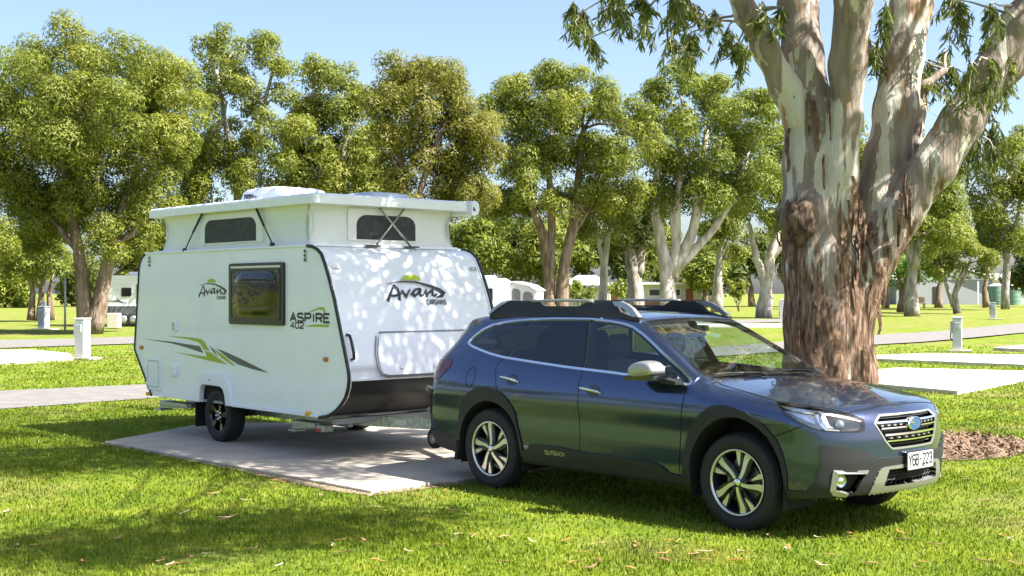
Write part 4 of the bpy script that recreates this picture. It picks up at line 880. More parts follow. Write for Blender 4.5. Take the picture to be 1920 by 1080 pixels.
def plug(name, x0, z0, x1, z1, d, m, r=.02, parent=van):
    o = MB().prism(rrect(c_(x0), z0, c_(x1), z1, r), sw_(d), sw_(-.01)).build(name, m, parent); b = o.modifiers.new('b', 'BEVEL'); b.width = min(.01, d * .5); b.segments = 2
    return o
vt = plug('fridge_vent', -5.668, 1.282, -5.548, 1.412, .022, m_white2)
for k in range(6): MB().box((c_(-5.648), -HW - .024, 1.305 + k * .016), (c_(-5.585), -HW - .019, 1.311 + k * .016)).build('vent_slat', m_grey, vt)
plug('socket_cover', -5.676, .740, -5.546, .868, .035, m_white2)
hd = plug('service_hatch', -6.345, .540, -5.966, .946, .014, m_white2, .03)
hg = MB(); stroke(hg, rrect(c_(-6.30), .585, c_(-6.015), .905, .02) + [(c_(-6.015), .885)], .010, sw_(.0155)); hg.build('hatch_gap', mat('hatch_gap_grey', (.38, .40, .41), .7), hd)
for z in (.625, .865): MB().box((c_(-6.33), -HW - .026, z - .022), (c_(-6.285), -HW - .012, z + .022), .004).build('latch', m_white2, hd)
m_amb = mat('amber_lens', (.45, .10, .01), .2, coat=.5); m_yel = mat('yellow_reflector', (.75, .38, .01), .25)
for x, z in ((-6.498, 1.062), (-2.375, 1.07)): plug('side_lamp', x - .042, z - .024, x + .042, z + .024, .018, m_amb, .022)
for x, z in ((-6.286, .488), (-2.68, .492)): plug('reflector', x - .040, z - .022, x + .040, z + .022, .034, m_yel, .005)
for x in (-6.272, -2.751):
    h_ = plug('roof_catch', x - .020, 2.078, x + .020, 2.212, .012, m_gal, .012)
    for z in (2.10, 2.145, 2.19): MB().lathe([(0, -.022), (.011, -.022), (.012, -.010)], 8, 'y', (c_(x), -HW, z)).build('screw', m_seal, h_)
# front panel fittings
fq = lambda d: (lambda y, z: (fx(z) + d, y, z))
bh = [(-.560, 1.335), (.58, 1.335), (.60, 1.30), (.665, .98), (.63, .925), (.57, .905), (-.57, .905), (-.635, .925), (-.662, .98), (-.655, 1.13), (-.60, 1.30)]
bo = MB().prism(bh, fq(.010), fq(-.01)).build('boot_hatch', m_white, van); b = bo.modifiers.new('b', 'BEVEL'); b.width = .006; b.segments = 2
bh2 = [(y * 1.045, 1.12 + (z - 1.12) * 1.08) for y, z in bh]
o = MB(); stroke(o, bh2[2:] , .012, fq(.0055)); o.build('hatch_seal', m_grey, bo)
o = MB(); stroke(o, bh[2:], .007, fq(.0115)); o.build('hatch_seal', m_grey, bo)
MB().tube([(fx(1.346) + .012, -.585, 1.346), (fx(1.346) + .012, .59, 1.346)], .009, 6).build('hatch_hinge', m_galg, bo)
for y in (-.389, .05, .42): o = MB(); o.lathe([(0, .03), (.02, .028), (.024, .012)], 12, 'x', (fx(.975), y, .975)); o.build('hatch_lock', m_chrome, bo)
for y in (-.93, .93):
    lp = MB().prism(rrect(y - .045, 2.008, y + .045, 2.045, .016), lambda a, z: (c_(-2.375) + .022 - (z - 2.0) * .45, a, z), lambda a, z: (c_(-2.40) - (z - 2.0) * .45, a, z)).build('marker_lamp', m_chrome, van)
    MB().prism(rrect(y - .028, 2.014, y + .028, 2.038, .010), lambda a, z: (c_(-2.375) + .026 - (z - 2.0) * .45, a, z), lambda a, z: (c_(-2.38) - (z - 2.0) * .45, a, z)).build('lamp_lens', mat('lens_white', (.6, .6, .6), .2), lp)
for s in (-1, 1): MB().tube([(fx(1.33), s * .985, 1.33), (fx(1.32) + .045, s * .985, 1.32), (fx(1.26) + .06, s * .985, 1.25), (fx(1.16) + .06, s * .985, 1.15), (fx(1.1) + .045, s * .985, 1.09), (fx(1.08), s * .985, 1.08)], .016, 8).build('grab_handle', m_seal, van)
# chassis, drawbar, coupling, jockey wheel
for s in (-1, 1):
    MB().box((c_(-6.1), s * .62 - .03, .33), (c_(-2.55), s * .62 + .03, .468), .004).build('chassis_rail', m_gal, van)
    a = Vector((c_(-2.9), s * .62, .395)); b_ = Vector((c_(-1.50), s * .05, .395)); t = (b_ - a).normalized(); n_ = Vector((-t.y, t.x, 0)) * .028; V = []
    for p in (a, b_):
        for dn, dz in ((1, -.055), (1, .055), (-1, .055), (-1, -.055)): V.append(p + n_ * dn + Vector((0, 0, dz)))
    db = mesh_np('drawbar', V, [[0, 1, 5, 4], [1, 2, 6, 5], [2, 3, 7, 6], [3, 0, 4, 7], [3, 2, 1, 0], [4, 5, 6, 7]], m_gal, van)
    if s < 0:
        q = a.lerp(b_, .58) + Vector((0, 0, .0)) - n_ * 1.04 * (1 if n_.y > 0 else -1)
        V = [q - t * .075 + Vector((0, 0, -.03)), q + t * .075 + Vector((0, 0, -.03)), q + t * .075 + Vector((0, 0, .03)), q - t * .075 + Vector((0, 0, .03))]
        mesh_np('data_plate', V, [[0, 1, 2, 3]], mat('data_plate_cream', (.6, .6, .55), .5), db)
MB().box((c_(-2.42), -.95, .395), (c_(-2.34), .95, .455), .004).build('cross_member', m_galg, van)
MB().box((c_(-2.95), -.66, .34), (c_(-2.87), .66, .455), .004).build('cross_member', m_gal, van)
MB().box((c_(-4.8), -.55, .34), (c_(-4.72), .55, .45), .004).build('cross_member', m_gal, van)
mb = MB(); mb.tube([(c_(-4.63), -.78, .335), (c_(-4.63), .78, .335)], .035, 10); mb.build('axle', m_black, van)
mb = MB(); mb.box((c_(-1.55), -.07, .35), (c_(-1.36), .07, .47), .01); mb.box((c_(-1.40), -.045, .44), (c_(-1.24), .045, .60), .02); mb.build('coupling', m_gal, van)
jx, jy = c_(-1.62), -.24
jw = MB(); jw.tube([(jx, jy, .30), (jx, jy, .70)], .030, 10); jw.tube([(jx, jy, .72), (jx, jy, .77), (jx - .10, jy, .79), (jx - .12, jy, .75)], .014, 8); jw.box((jx - .06, jy - .05, .45), (jx + .06, jy + .05, .58), .01); jo = jw.build('jockey_stand', m_gal, van)
MB().lathe([(.0, -.03), (.09, -.03), (.105, -.018), (.105, .018), (.09, .03), (0, .03)], 20, 'y', (jx + .02, jy, .265)).build('jockey_wheel', m_rubber, jo)
MB().lathe([(.0, -.034), (.055, -.034), (.055, .034), (0, .034)], 14, 'y', (jx + .02, jy, .265)).build('wheel_hub', m_gal, jo)
mb = MB(); mb.box((jx + .08, jy - .06, .46), (jx + .22, jy + .02, .70), .02); mb.tube([(jx + .12, jy, .70), (jx + .10, jy - .02, .78), (jx + .16, jy - .02, .80)], .012, 6); mb.build('brake_lever', m_chrome, jo)
for x0, x1, zz in ((-6.31, -5.5, .0), (-3.25, -2.72, -.02)):
    mb = MB(); mb.prism([(c_(x0), .30 + zz), (c_(x0), .355 + zz), (c_(x1), .40 + zz), (c_(x1), .345 + zz)], lambda x, z: (x, -.90, z), lambda x, z: (x, -.82, z)); mb.box((c_(x0 + .05), -.93, .345 + zz), (c_(x1 - .05), -.79, .40 + zz), .005); mb.box((c_(x0) - .02, -.94, .275 + zz), (c_(x0) + .10, -.78, .30 + zz), .004)
    mb.build('stabiliser_leg', m_gal, van)
mb = MB(); mb.box((c_(-2.74), -.93, .29), (c_(-2.60), -.80, .37), .01); so_ = mb.build('stabiliser_foot', m_gal, van); MB().box((c_(-2.72), -.938, .295), (c_(-2.66), -.929, .33)).build('reflector', mat('red_lens', (.6, .03, .03), .3), so_)
for s in (-1, 1): MB().box((c_(-5.19), s * .88 - .13, .16), (c_(-5.175), s * .88 + .13, .46)).build('mud_flap', m_black, van)
# caravan wheels: black spoked alloys
T = MB(); T.lathe([(.19, .09), (.22, .108), (.262, .112), (.288, .098), (.301, .07), (.304, 0), (.301, -.07), (.288, -.098), (.262, -.112), (.22, -.108), (.19, -.09)], 48)
for k in range(56):
    a = 2 * math.pi * k / 56
    for y0, y1 in ((-.095, -.05), (.05, .095)):
        V = [((rr - (.008 if abs(yy) > .09 else 0)) * math.cos(aa), yy, (rr - (.008 if abs(yy) > .09 else 0)) * math.sin(aa)) for rr in (.285, .307) for yy in (y0, y1) for aa in (a - .036, a + .036)]
        T.add(V, [[0, 1, 3, 2], [4, 6, 7, 5], [0, 4, 5, 1], [2, 3, 7, 6], [0, 2, 6, 4], [1, 5, 7, 3]])
RMm = MB(); RMm.lathe([(.197, -.092), (.200, -.098), (.190, -.096), (.180, -.06), (.175, .06)], 40); RMm.lathe([(0, -.085), (.05, -.083), (.06, -.065), (.06, 0), (.17, .02)], 24)
for k in range(5):
    a = 2 * math.pi * k / 5 + .3; V = []
    for rr, w, y in ((.04, .022, -.080), (.11, .024, -.078), (.188, .036, -.090)):
        c, t = (rr * math.cos(a), rr * math.sin(a)), (-math.sin(a), math.cos(a))
        V += [(c[0] + t[0] * w, y, c[1] + t[1] * w), (c[0] - t[0] * w, y, c[1] - t[1] * w), (c[0] - t[0] * w, y + .03, c[1] - t[1] * w), (c[0] + t[0] * w, y + .03, c[1] + t[1] * w)]
    RMm.add(V, [[4 * i + q, 4 * i + (q + 1) % 4, 4 * i + 4 + (q + 1) % 4, 4 * i + 4 + q] for i in range(2) for q in range(4)])
BL = MB()
for k in range(5): a = 2 * math.pi * k / 5 + .93; BL.lathe([(0, -.098), (.010, -.097), (.012, -.07)], 8, 'y', (.045 * math.cos(a), 0, .045 * math.sin(a)))
CPm = MB(); CPm.lathe([(0, -.100), (.020, -.099), (.024, -.08)], 14)
for s in (-1, 1):
    w = RMm.build('wheel', mat('gloss_black_alloy', (.012, .012, .013), .2, .4, coat=.5), van); w.location = (c_(-4.63), s * .93, .334); w.rotation_euler = (0, .2, 0 if s < 0 else math.pi)
    T.build('tyre', m_rubber, w); BL.build('wheel_nuts', m_chrome, w); CPm.build('hub_cap', mat('bronze_cap', (.30, .29, .20), .35, .8), w)
# ---------------------------------------------------------------- trees
def leaf_mat(name, c1, c2, c3, trans=.42):
    m = bpy.data.materials.new(name); m.use_nodes = True; n, L = nodes_of(m); n.remove(n['Principled BSDF'])
    at_ = n.new('ShaderNodeAttribute'); at_.attribute_name = 'tint'
    c = ramp_n(n, L, at_.outputs['Fac'], [(.0, c1), (.5, c2), (1., c3)])
    d = n.new('ShaderNodeBsdfPrincipled'); d.inputs['Roughness'].default_value = .55; d.inputs['Specular IOR Level'].default_value = .35; L.new(c, d.inputs['Base Color'])
    t = n.new('ShaderNodeBsdfTranslucent'); L.new(mix_n(n, L, .5, c, (.22, .26, .02)), t.inputs[0])
    mx = n.new('ShaderNodeMixShader'); mx.inputs[0].default_value = trans; L.new(d.outputs[0], mx.inputs[1]); L.new(t.outputs[0], mx.inputs[2]); L.new(mx.outputs[0], n['Material Output'].inputs[0])
    return m
lf_olive = leaf_mat('leaves_olive', (.095, .125, .015), (.165, .195, .024), (.27, .27, .042))
lf_fresh = leaf_mat('leaves_fresh', (.085, .120, .014), (.150, .190, .022), (.25, .27, .04))
lf_brown = leaf_mat('leaves_bronze', (.105, .110, .018), (.178, .172, .026), (.27, .245, .045))
lf_dark = leaf_mat('leaves_dark', (.055, .080, .020), (.095, .125, .028), (.15, .18, .045))
lf_gum = leaf_mat('leaves_gum', (.06, .09, .022), (.11, .145, .032), (.19, .20, .055))
def leaves(name, C, N, A, ln, wd, tint, m, parent):
    """rhombic leaves at C with face normals ~N and long axes ~A"""
    A = A - N * (A * N).sum(1, keepdims=True); A /= np.maximum(np.linalg.norm(A, axis=1, keepdims=True), 1e-6); B = np.cross(N, A)
    ln = np.asarray(ln)[:, None]; wd = np.asarray(wd)[:, None]; k = len(C)
    V = np.empty((k, 4, 3)); V[:, 0] = C - A * ln * .5; V[:, 1] = C + B * wd * .5 + A * ln * .05 - N * wd * .12; V[:, 2] = C + A * ln * .5; V[:, 3] = C - B * wd * .5 + A * ln * .05 - N * wd * .12
    o = mesh_np(name, V.reshape(-1, 3), np.arange(k * 4).reshape(k, 4), m, parent)
    at_ = o.data.attributes.new('tint', 'FLOAT', 'POINT'); at_.data.foreach_set('value', np.repeat(np.clip(tint, 0, 1), 4).astype(np.float32))
    o['kind'] = 'stuff'
    return o
def unit(v): return v / np.maximum(np.linalg.norm(v, axis=-1, keepdims=True), 1e-9)
def crown(rng, blobs, dens, l0, droop=.5, hollow=.45):
    Cs, Ns, As, Ts = [], [], [], []
    for c, r in blobs:
        k = max(4, int(6 + rng.integers(0, 4))); dirs = unit(rng.normal(size=(k, 3)) + np.array([0, 0, .25])); cc = c + dirs * r * .62 * rng.uniform(.7, 1.1, (k, 1)); tb = rng.uniform(.25, .7)
        for q in cc:
            rr = r * rng.uniform(.36, .6); m = int(dens * rr * rr / (l0 * l0)); 
            if m < 3: continue
            d = unit(rng.normal(size=(m, 3)) + np.array([0, 0, .35])); rad = rr * (hollow + (1.06 - hollow) * rng.random((m, 1)) ** .45)
            p = q + d * rad * np.array([1, 1, .82]); Cs.append(p); Ns.append(unit(d + rng.normal(size=(m, 3)) * .30 + np.array([0, 0, .25])))
            As.append(unit(rng.normal(size=(m, 3)) * .7 + d * .4 + np.array([0, 0, -droop]))); Ts.append(np.clip(tb + rng.normal(size=m) * .2, 0, 1))
    return np.concatenate(Cs), np.concatenate(Ns), np.concatenate(As), np.concatenate(Ts)
def limb(rng, a, b, r0, r1, n=7, wob=.06, sag=0.):
    a, b = np.array(a, float), np.array(b, float); t = np.linspace(0, 1, n)[:, None]; L_ = np.linalg.norm(b - a)
    off = rng.normal(size=(n, 3)) * wob * L_ * np.sin(np.pi * t) * .5
    P = a + (b - a) * t + off; P[:, 2] += sag * L_ * np.sin(np.pi * t[:, 0])
    return [tuple(p) for p in P], list(r0 + (r1 - r0) * np.linspace(0, 1, n) ** .8)
m_barkb = mat('bark_brown', (.13, .085, .055), .95, col2=(.25, .19, .14), vscale=5, stretch=(1, 1, .25), bump=1., bscale=14, bdist=.08)
m_barkp = mat('bark_pale', (.33, .28, .23), .9, col2=(.56, .52, .46), vscale=3, stretch=(1, 1, .3), bump=.5, bscale=8, bdist=.05)
m_barkg = mat('bark_grey', (.19, .165, .14), .9, col2=(.38, .34, .29), vscale=4, stretch=(1, 1, .3), bump=.7, bscale=10, bdist=.06)
def tree(name, label, d, base_u, stems, blobs, lm, bm, seed, dens=13, trunk_r=.35, group=None, leafpx=6.3, base_d=None, limbs=10, depth=.55):
    """stems: traced trunk lines [(u, v), ...]; blobs: traced foliage masses (u, v, radius), all given depth of their own"""
    rng = np.random.default_rng(seed); o = empty(name, ((base_u - 960) / 2377.9 * d, d, 0)); tag(o, label, 'tree', group)
    B0 = np.array(o.location); sc = d / 2377.9
    cu = np.mean([b[0] for b in blobs]); half = max(abs(b[0] - cu) + b[2] for b in blobs) * sc
    bl = []
    for u, v, r in blobs:
        h_ = math.sqrt(max(.05, 1 - min(1, abs(u - cu) * sc / (half + .01)) ** 2)) * half * depth
        for rep in range(3 if r > 38 else 2):
            p = np.array(at(u + rng.normal() * 4, v + rng.normal() * 4, d)); p[1] += (rng.uniform(-1, .1) if rep == 0 else rng.uniform(.0, 1)) * h_; bl.append((p - B0, r * sc * 1.17))
    mb = MB(); tips = []
    for st in stems:
        P = [np.array(at(u, v, d)) - B0 for u, v in st[0]]; P[0][2] = max(-.05, min(P[0][2], 0.05)) if st[1] >= .99 else P[0][2]
        k = len(P); r0 = trunk_r * st[1]; rs = [r0 * (1 - .62 * i / (k - 1)) * (1.18 if i == 0 and st[1] >= .99 else 1) for i in range(k)]
        Pn = []; Rn = []
        for i in range(k - 1):
            for t in (0, .34, .67): Pn.append(P[i] * (1 - t) + P[i + 1] * t + rng.normal(size=3) * r0 * .10 * (t > 0)); Rn.append((rs[i] * (1 - t) + rs[i + 1] * t) * rng.uniform(.95, 1.06))
        Pn.append(P[-1]); Rn.append(rs[-1]); Pn[0] = P[0]
        mb.tube([tuple(p) for p in Pn], Rn, 10); tips.append((P[-1], rs[-1])); tips.append((P[-2], rs[-2]))
    order = rng.permutation(len(bl))[:limbs]
    for i in order:
        c, r = bl[i]; lower = [t for t in tips if t[0][2] < c[2] - .2] or tips
        tp = min(lower, key=lambda t: np.linalg.norm(t[0] - c)); P, R = limb(rng, tp[0], c, tp[1] * .62, .03 + .01 * sc * 30, 8, .10, .04); mb.tube(P, R, 6)
    mb.build('trunk', bm, o)
    l0 = leafpx * sc; C, N, A, T = crown(rng, bl, dens, l0); k = len(C)
    leaves('crown', C, N, A, l0 * 1.3 * rng.uniform(.7, 1.3, k), l0 * .40 * rng.uniform(.7, 1.3, k), T, lm, o)
    return o
G1 = 'gums of the row behind the caravan and car'
tree('gum_tree', 'big leafy tree with twin brown trunk at the far left, behind the caravan', 54.5, 168,
     [([(165, 625), (155, 540), (148, 470), (135, 400), (115, 300)], 1.), ([(174, 625), (192, 540), (212, 450), (235, 380), (262, 300)], 1.), ([(212, 455), (245, 440), (262, 420)], .5), ([(148, 470), (120, 440), (95, 410)], .5)],
     [(60, 130, 58), (140, 95, 52), (110, 190, 75), (30, 220, 58), (185, 190, 50), (60, 300, 72), (140, 290, 72), (20, 380, 60), (205, 290, 50), (90, 400, 62), (155, 390, 55), (235, 380, 48), (255, 130, 56), (305, 150, 52), (340, 205, 42), (265, 225, 62), (325, 262, 42), (275, 320, 50), (235, 440, 50), (292, 390, 36), (205, 470, 36), (40, 450, 42), (-30, 300, 60), (-20, 180, 50)], lf_olive, m_barkb, 3, trunk_r=.36, limbs=14)
tree('gum_tree', 'slender open-crowned gum with sky showing through, above the rear of the caravan roof', 66, 440,
     [([(430, 590), (440, 450), (445, 330), (420, 220), (405, 130)], 1.), ([(440, 450), (470, 300), (495, 200), (515, 120)], .7)],
     [(400, 110, 34), (432, 92, 28), (390, 165, 36), (440, 150, 32), (500, 100, 34), (530, 135, 30), (478, 185, 34), (535, 180, 26), (405, 225, 36), (505, 245, 38), (375, 280, 44), (440, 320, 42), (370, 350, 40), (520, 305, 36), (470, 345, 36), (350, 400, 40), (552, 250, 32), (350, 320, 42), (460, 270, 30)], lf_olive, m_barkg, 5, trunk_r=.24, limbs=12, group=G1)
tree('gum_tree', 'light olive gum rising behind the middle of the caravan roof', 70, 625,
     [([(625, 590), (628, 450), (640, 330), (650, 220)], 1.), ([(628, 450), (600, 330), (598, 210)], .6)],
     [(597, 155, 36), (640, 145, 34), (668, 178, 30), (588, 215, 40), (650, 225, 40), (560, 285, 42), (622, 295, 44), (678, 285, 40), (550, 340, 40), (640, 350, 46), (590, 360, 40), (690, 350, 40), (570, 225, 34), (700, 245, 34), (692, 315, 36)], lf_olive, m_barkg, 8, trunk_r=.26, limbs=9, group=G1)
tree('gum_tree', 'bronze-tinged gum with pale branches right of the caravan roof', 62, 770,
     [([(770, 590), (765, 450), (755, 340), (745, 240)], 1.), ([(765, 450), (800, 320), (835, 230)], .7), ([(800, 330), (780, 250), (785, 180)], .4)],
     [(740, 150, 42), (790, 138, 38), (840, 158, 42), (722, 200, 42), (782, 208, 46), (852, 220, 46), (900, 250, 42), (732, 280, 46), (800, 290, 46), (870, 300, 46), (922, 290, 30), (760, 350, 42), (840, 370, 46), (895, 370, 40)], lf_brown, m_barkb, 13, trunk_r=.28, limbs=12, group=G1)
tree('gum_tree', 'broad dense gum with forked dark brown trunk above the wagon\'s rear roof rail', 76, 1035,
     [([(1030, 575), (1030, 520), (1018, 440), (990, 370), (965, 300)], 1.), ([(1030, 520), (1035, 430), (1030, 330), (1035, 240)], .75), ([(1050, 575), (1058, 500), (1075, 420), (1085, 330), (1095, 240)], 1.), ([(1072, 440), (1100, 400), (1135, 340)], .4)],
     [(960, 168, 40), (1030, 150, 40), (1080, 162, 36), (928, 200, 36), (990, 228, 46), (1060, 218, 46), (1130, 195, 40), (1182, 228, 36), (960, 298, 46), (1030, 298, 46), (1100, 288, 46), (1160, 298, 42), (1212, 280, 32), (990, 368, 42), (1060, 378, 40), (950, 390, 42), (1120, 378, 42), (1180, 368, 38)], lf_olive, m_barkb, 21, trunk_r=.42, limbs=14)
tree('gum_tree', 'slim pale-stemmed gum standing second right of the dark forked trunk', 84, 1132,
     [([(1130, 572), (1132, 500), (1140, 440), (1165, 400)], 1.), ([(1132, 500), (1120, 440), (1110, 390)], .6)],
     [(1150, 420, 34), (1110, 400, 30), (1180, 400, 30), (1140, 370, 30), (1095, 440, 22)], lf_olive, m_barkp, 27, trunk_r=.30, limbs=5)
tree('gum_tree', 'thick grey-brown trunked gum left of the many-stemmed white gum', 88, 1190,
     [([(1190, 570), (1188, 510), (1180, 450), (1165, 400)], 1.), ([(1192, 520), (1205, 460), (1220, 400)], .7)],
     [(1180, 430, 36), (1215, 440, 32), (1160, 450, 26), (1200, 390, 34), (1235, 400, 30)], lf_dark, m_barkg, 31, trunk_r=.62, limbs=5)
tree('gum_tree', 'tall white gum with many pale stems fanning out behind the wagon windscreen', 80, 1262,
     [([(1258, 575), (1250, 520), (1240, 460), (1228, 400), (1235, 300)], 1.), ([(1262, 520), (1268, 430), (1275, 330), (1282, 230)], .7), ([(1264, 510), (1300, 430), (1312, 340), (1325, 240)], .7), ([(1270, 500), (1330, 440), (1365, 390), (1400, 300)], .55), ([(1255, 520), (1265, 470), (1258, 390)], .5), ([(1290, 450), (1330, 350), (1350, 260)], .45)],
     [(1230, 178, 36), (1280, 162, 36), (1330, 178, 40), (1220, 240, 40), (1290, 238, 44), (1360, 218, 40), (1405, 200, 30), (1250, 308, 44), (1320, 308, 46), (1390, 288, 46), (1430, 250, 36), (1235, 370, 40), (1310, 370, 42), (1385, 360, 44), (1435, 330, 38), (1440, 200, 30)], lf_fresh, m_barkp, 37, trunk_r=.55, limbs=12)
tree('gum_tree', 'grey-trunked gum beyond the windscreen, left of the forked pale gum', 112, 1345,
     [([(1345, 583), (1346, 520), (1350, 470), (1345, 420)], 1.), ([(1348, 490), (1370, 440)], .5)],
     [(1340, 450, 30), (1372, 430, 32), (1320, 440, 26), (1355, 400, 32), (1385, 470, 20)], lf_olive, m_barkg, 41, trunk_r=.48, limbs=5)
tree('gum_tree', 'pale forked gum closest to the left side of the big trunk', 90, 1432,
     [([(1432, 596), (1436, 540), (1443, 490), (1455, 430), (1465, 380)], 1.), ([(1436, 540), (1425, 500), (1412, 460), (1405, 420)], .7), ([(1443, 490), (1480, 440), (1500, 420)], .5)],
     [(1450, 290, 34), (1420, 330, 30), (1452, 360, 34), (1405, 400, 28), (1475, 400, 28), (1440, 420, 26), (1490, 330, 34), (1480, 250, 30)], lf_fresh, m_barkp, 43, trunk_r=.52, limbs=6)
tree('gum_tree', 'bushy green tree seen through the fork of the big gum', 86, 1615,
     [([(1615, 592), (1618, 500), (1612, 400), (1608, 320)], 1.)], [(1608, 262, 36), (1625, 310, 36), (1598, 330, 36), (1620, 380, 38), (1585, 400, 34), (1640, 430, 34), (1600, 450, 34)], lf_olive, m_barkg, 47, trunk_r=.4, limbs=4)
tree('gum_tree', 'yellow-green tree with forked grey trunk just right of the big gum', 95, 1710,
     [([(1710, 594), (1708, 540), (1712, 500), (1700, 440), (1690, 380)], 1.), ([(1711, 505), (1725, 440), (1740, 370), (1755, 320)], .8)],
     [(1720, 315, 32), (1762, 308, 32), (1700, 375, 32), (1750, 365, 36), (1788, 385, 32), (1722, 425, 32), (1685, 430, 30), (1765, 430, 30), (1740, 460, 26), (1790, 340, 26)], lf_fresh, m_barkg, 53, trunk_r=.5, limbs=8)
tree('shade_tree', 'round bright green tree low behind the forked grey trunk', 112, 1692,
     [([(1692, 583), (1692, 545), (1690, 520)], 1.)], [(1680, 505, 28), (1715, 500, 28), (1745, 515, 22), (1700, 530, 22), (1660, 520, 22), (1735, 485, 22)], leaf_mat('leaves_maple', (.06, .14, .01), (.10, .21, .015), (.17, .28, .03)), m_barkb, 59, trunk_r=.45, limbs=4)
tree('shade_tree', 'small crooked tree with bare pale branch in front of the grey shed', 105, 1792,
     [([(1795, 586), (1790, 555), (1800, 520), (1815, 495)], 1.), ([(1788, 575), (1776, 540), (1765, 510)], .8), ([(1795, 545), (1812, 510), (1822, 480)], .5)], [(1765, 470, 26), (1800, 460, 28), (1830, 480, 26), (1782, 500, 24), (1838, 505, 22), (1850, 490, 18), (1755, 500, 20)], lf_olive, m_barkg, 61, trunk_r=.28, limbs=6)
tree('gum_tree', 'tall dark green trees at the right edge, above the water tanks', 130, 1885,
     [([(1885, 580), (1888, 480), (1880, 400), (1890, 320)], 1.), ([(1888, 470), (1910, 400), (1915, 320)], .6)], [(1835, 330, 30), (1880, 295, 36), (1912, 275, 36), (1850, 385, 34), (1902, 370, 40), (1880, 430, 36), (1915, 460, 34), (1862, 470, 26), (1940, 330, 40)], lf_olive, m_barkg, 67, trunk_r=.4, limbs=7)['label'] = 'tall dark green tree at the right edge, above the water tanks'
tree('shade_tree', 'small feathery yellow-green tree at the far left behind the power posts', 78, 66,
     [([(58, 600), (62, 550), (55, 510)], 1.), ([(75, 602), (78, 540), (85, 500)], 1.), ([(95, 598), (92, 550), (100, 510)], .99)], [(35, 465, 36), (80, 470, 36), (8, 495, 36), (58, 505, 30), (110, 490, 28), (-20, 450, 40)], lf_fresh, m_barkb, 71, trunk_r=.22, limbs=6)
# farther trees closing the view behind the row
far = [(-40, 500, 40), (30, 540, 30), (140, 525, 34), (255, 500, 40), (330, 480, 46), (430, 470, 46), (540, 470, 46), (650, 470, 46), (740, 470, 46), (830, 470, 46), (895, 455, 46), (960, 470, 46), (1020, 480, 40), (1100, 460, 44), (1170, 480, 36), (1240, 480, 40), (1320, 490, 34), (1410, 490, 36), (1500, 470, 44), (1580, 480, 44), (1660, 450, 44), (1760, 420, 40), (1850, 440, 30), (1940, 500, 30)]
FAR_LAB = 'leafy tree in the far belt that closes the view behind the row of gums'
for i, (u, v, r) in enumerate(far):
    rr = np.random.default_rng(900 + i); bl = [(u + rr.normal() * r * .5, v + rr.uniform(-.9, .9) * r, r * rr.uniform(.65, .95)) for _ in range(10)]
    tree('background_tree', FAR_LAB, 135 + 25 * rr.random(), u, [([(u, 575), (u + rr.normal() * 4, 540), (u + rr.normal() * 8, 500)], 1.)], bl, (lf_olive, lf_fresh, lf_dark)[i % 3], m_barkb, 300 + i, dens=11, trunk_r=.4, group='far belt of trees', leafpx=8, limbs=3)
def bush(name, label, u, v, r, d, lm, seed):
    rr = np.random.default_rng(seed); o = empty(name, ((u - 960) / 2377.9 * d, d, 0)); tag(o, label, 'bush'); B0 = np.array(o.location); sc = d / 2377.9
    bl = [(np.array(at(u + rr.normal() * r * .5, v + rr.normal() * r * .35, d)) - B0 + np.array([0, rr.normal() * r * sc * .5, 0]), r * sc * .6) for _ in range(7)]
    C, N, A, T = crown(rr, bl, 12, 6 * sc); k = len(C); leaves('foliage', C, N, A, 7 * sc * rr.uniform(.7, 1.3, k), 3 * sc * rr.uniform(.7, 1.3, k), T, lm, o)
    mb = MB(); [mb.tube(*limb(rr, (0, 0, 0), b[0], .06, .02, 5, .1), 5) for b in bl[:4]]; mb.build('stem', m_barkb, o)
bush('shrub', 'bright green shrub right of the dark forked trunk', 1090, 545, 26, 100, lf_fresh, 5); bush('shrub', 'yellow-green shrub behind the slim pale gum', 1160, 535, 28, 104, lf_fresh, 6); bush('shrub', 'leafy shrub behind the grey-trunked gum', 1385, 545, 22, 118, lf_olive, 7)
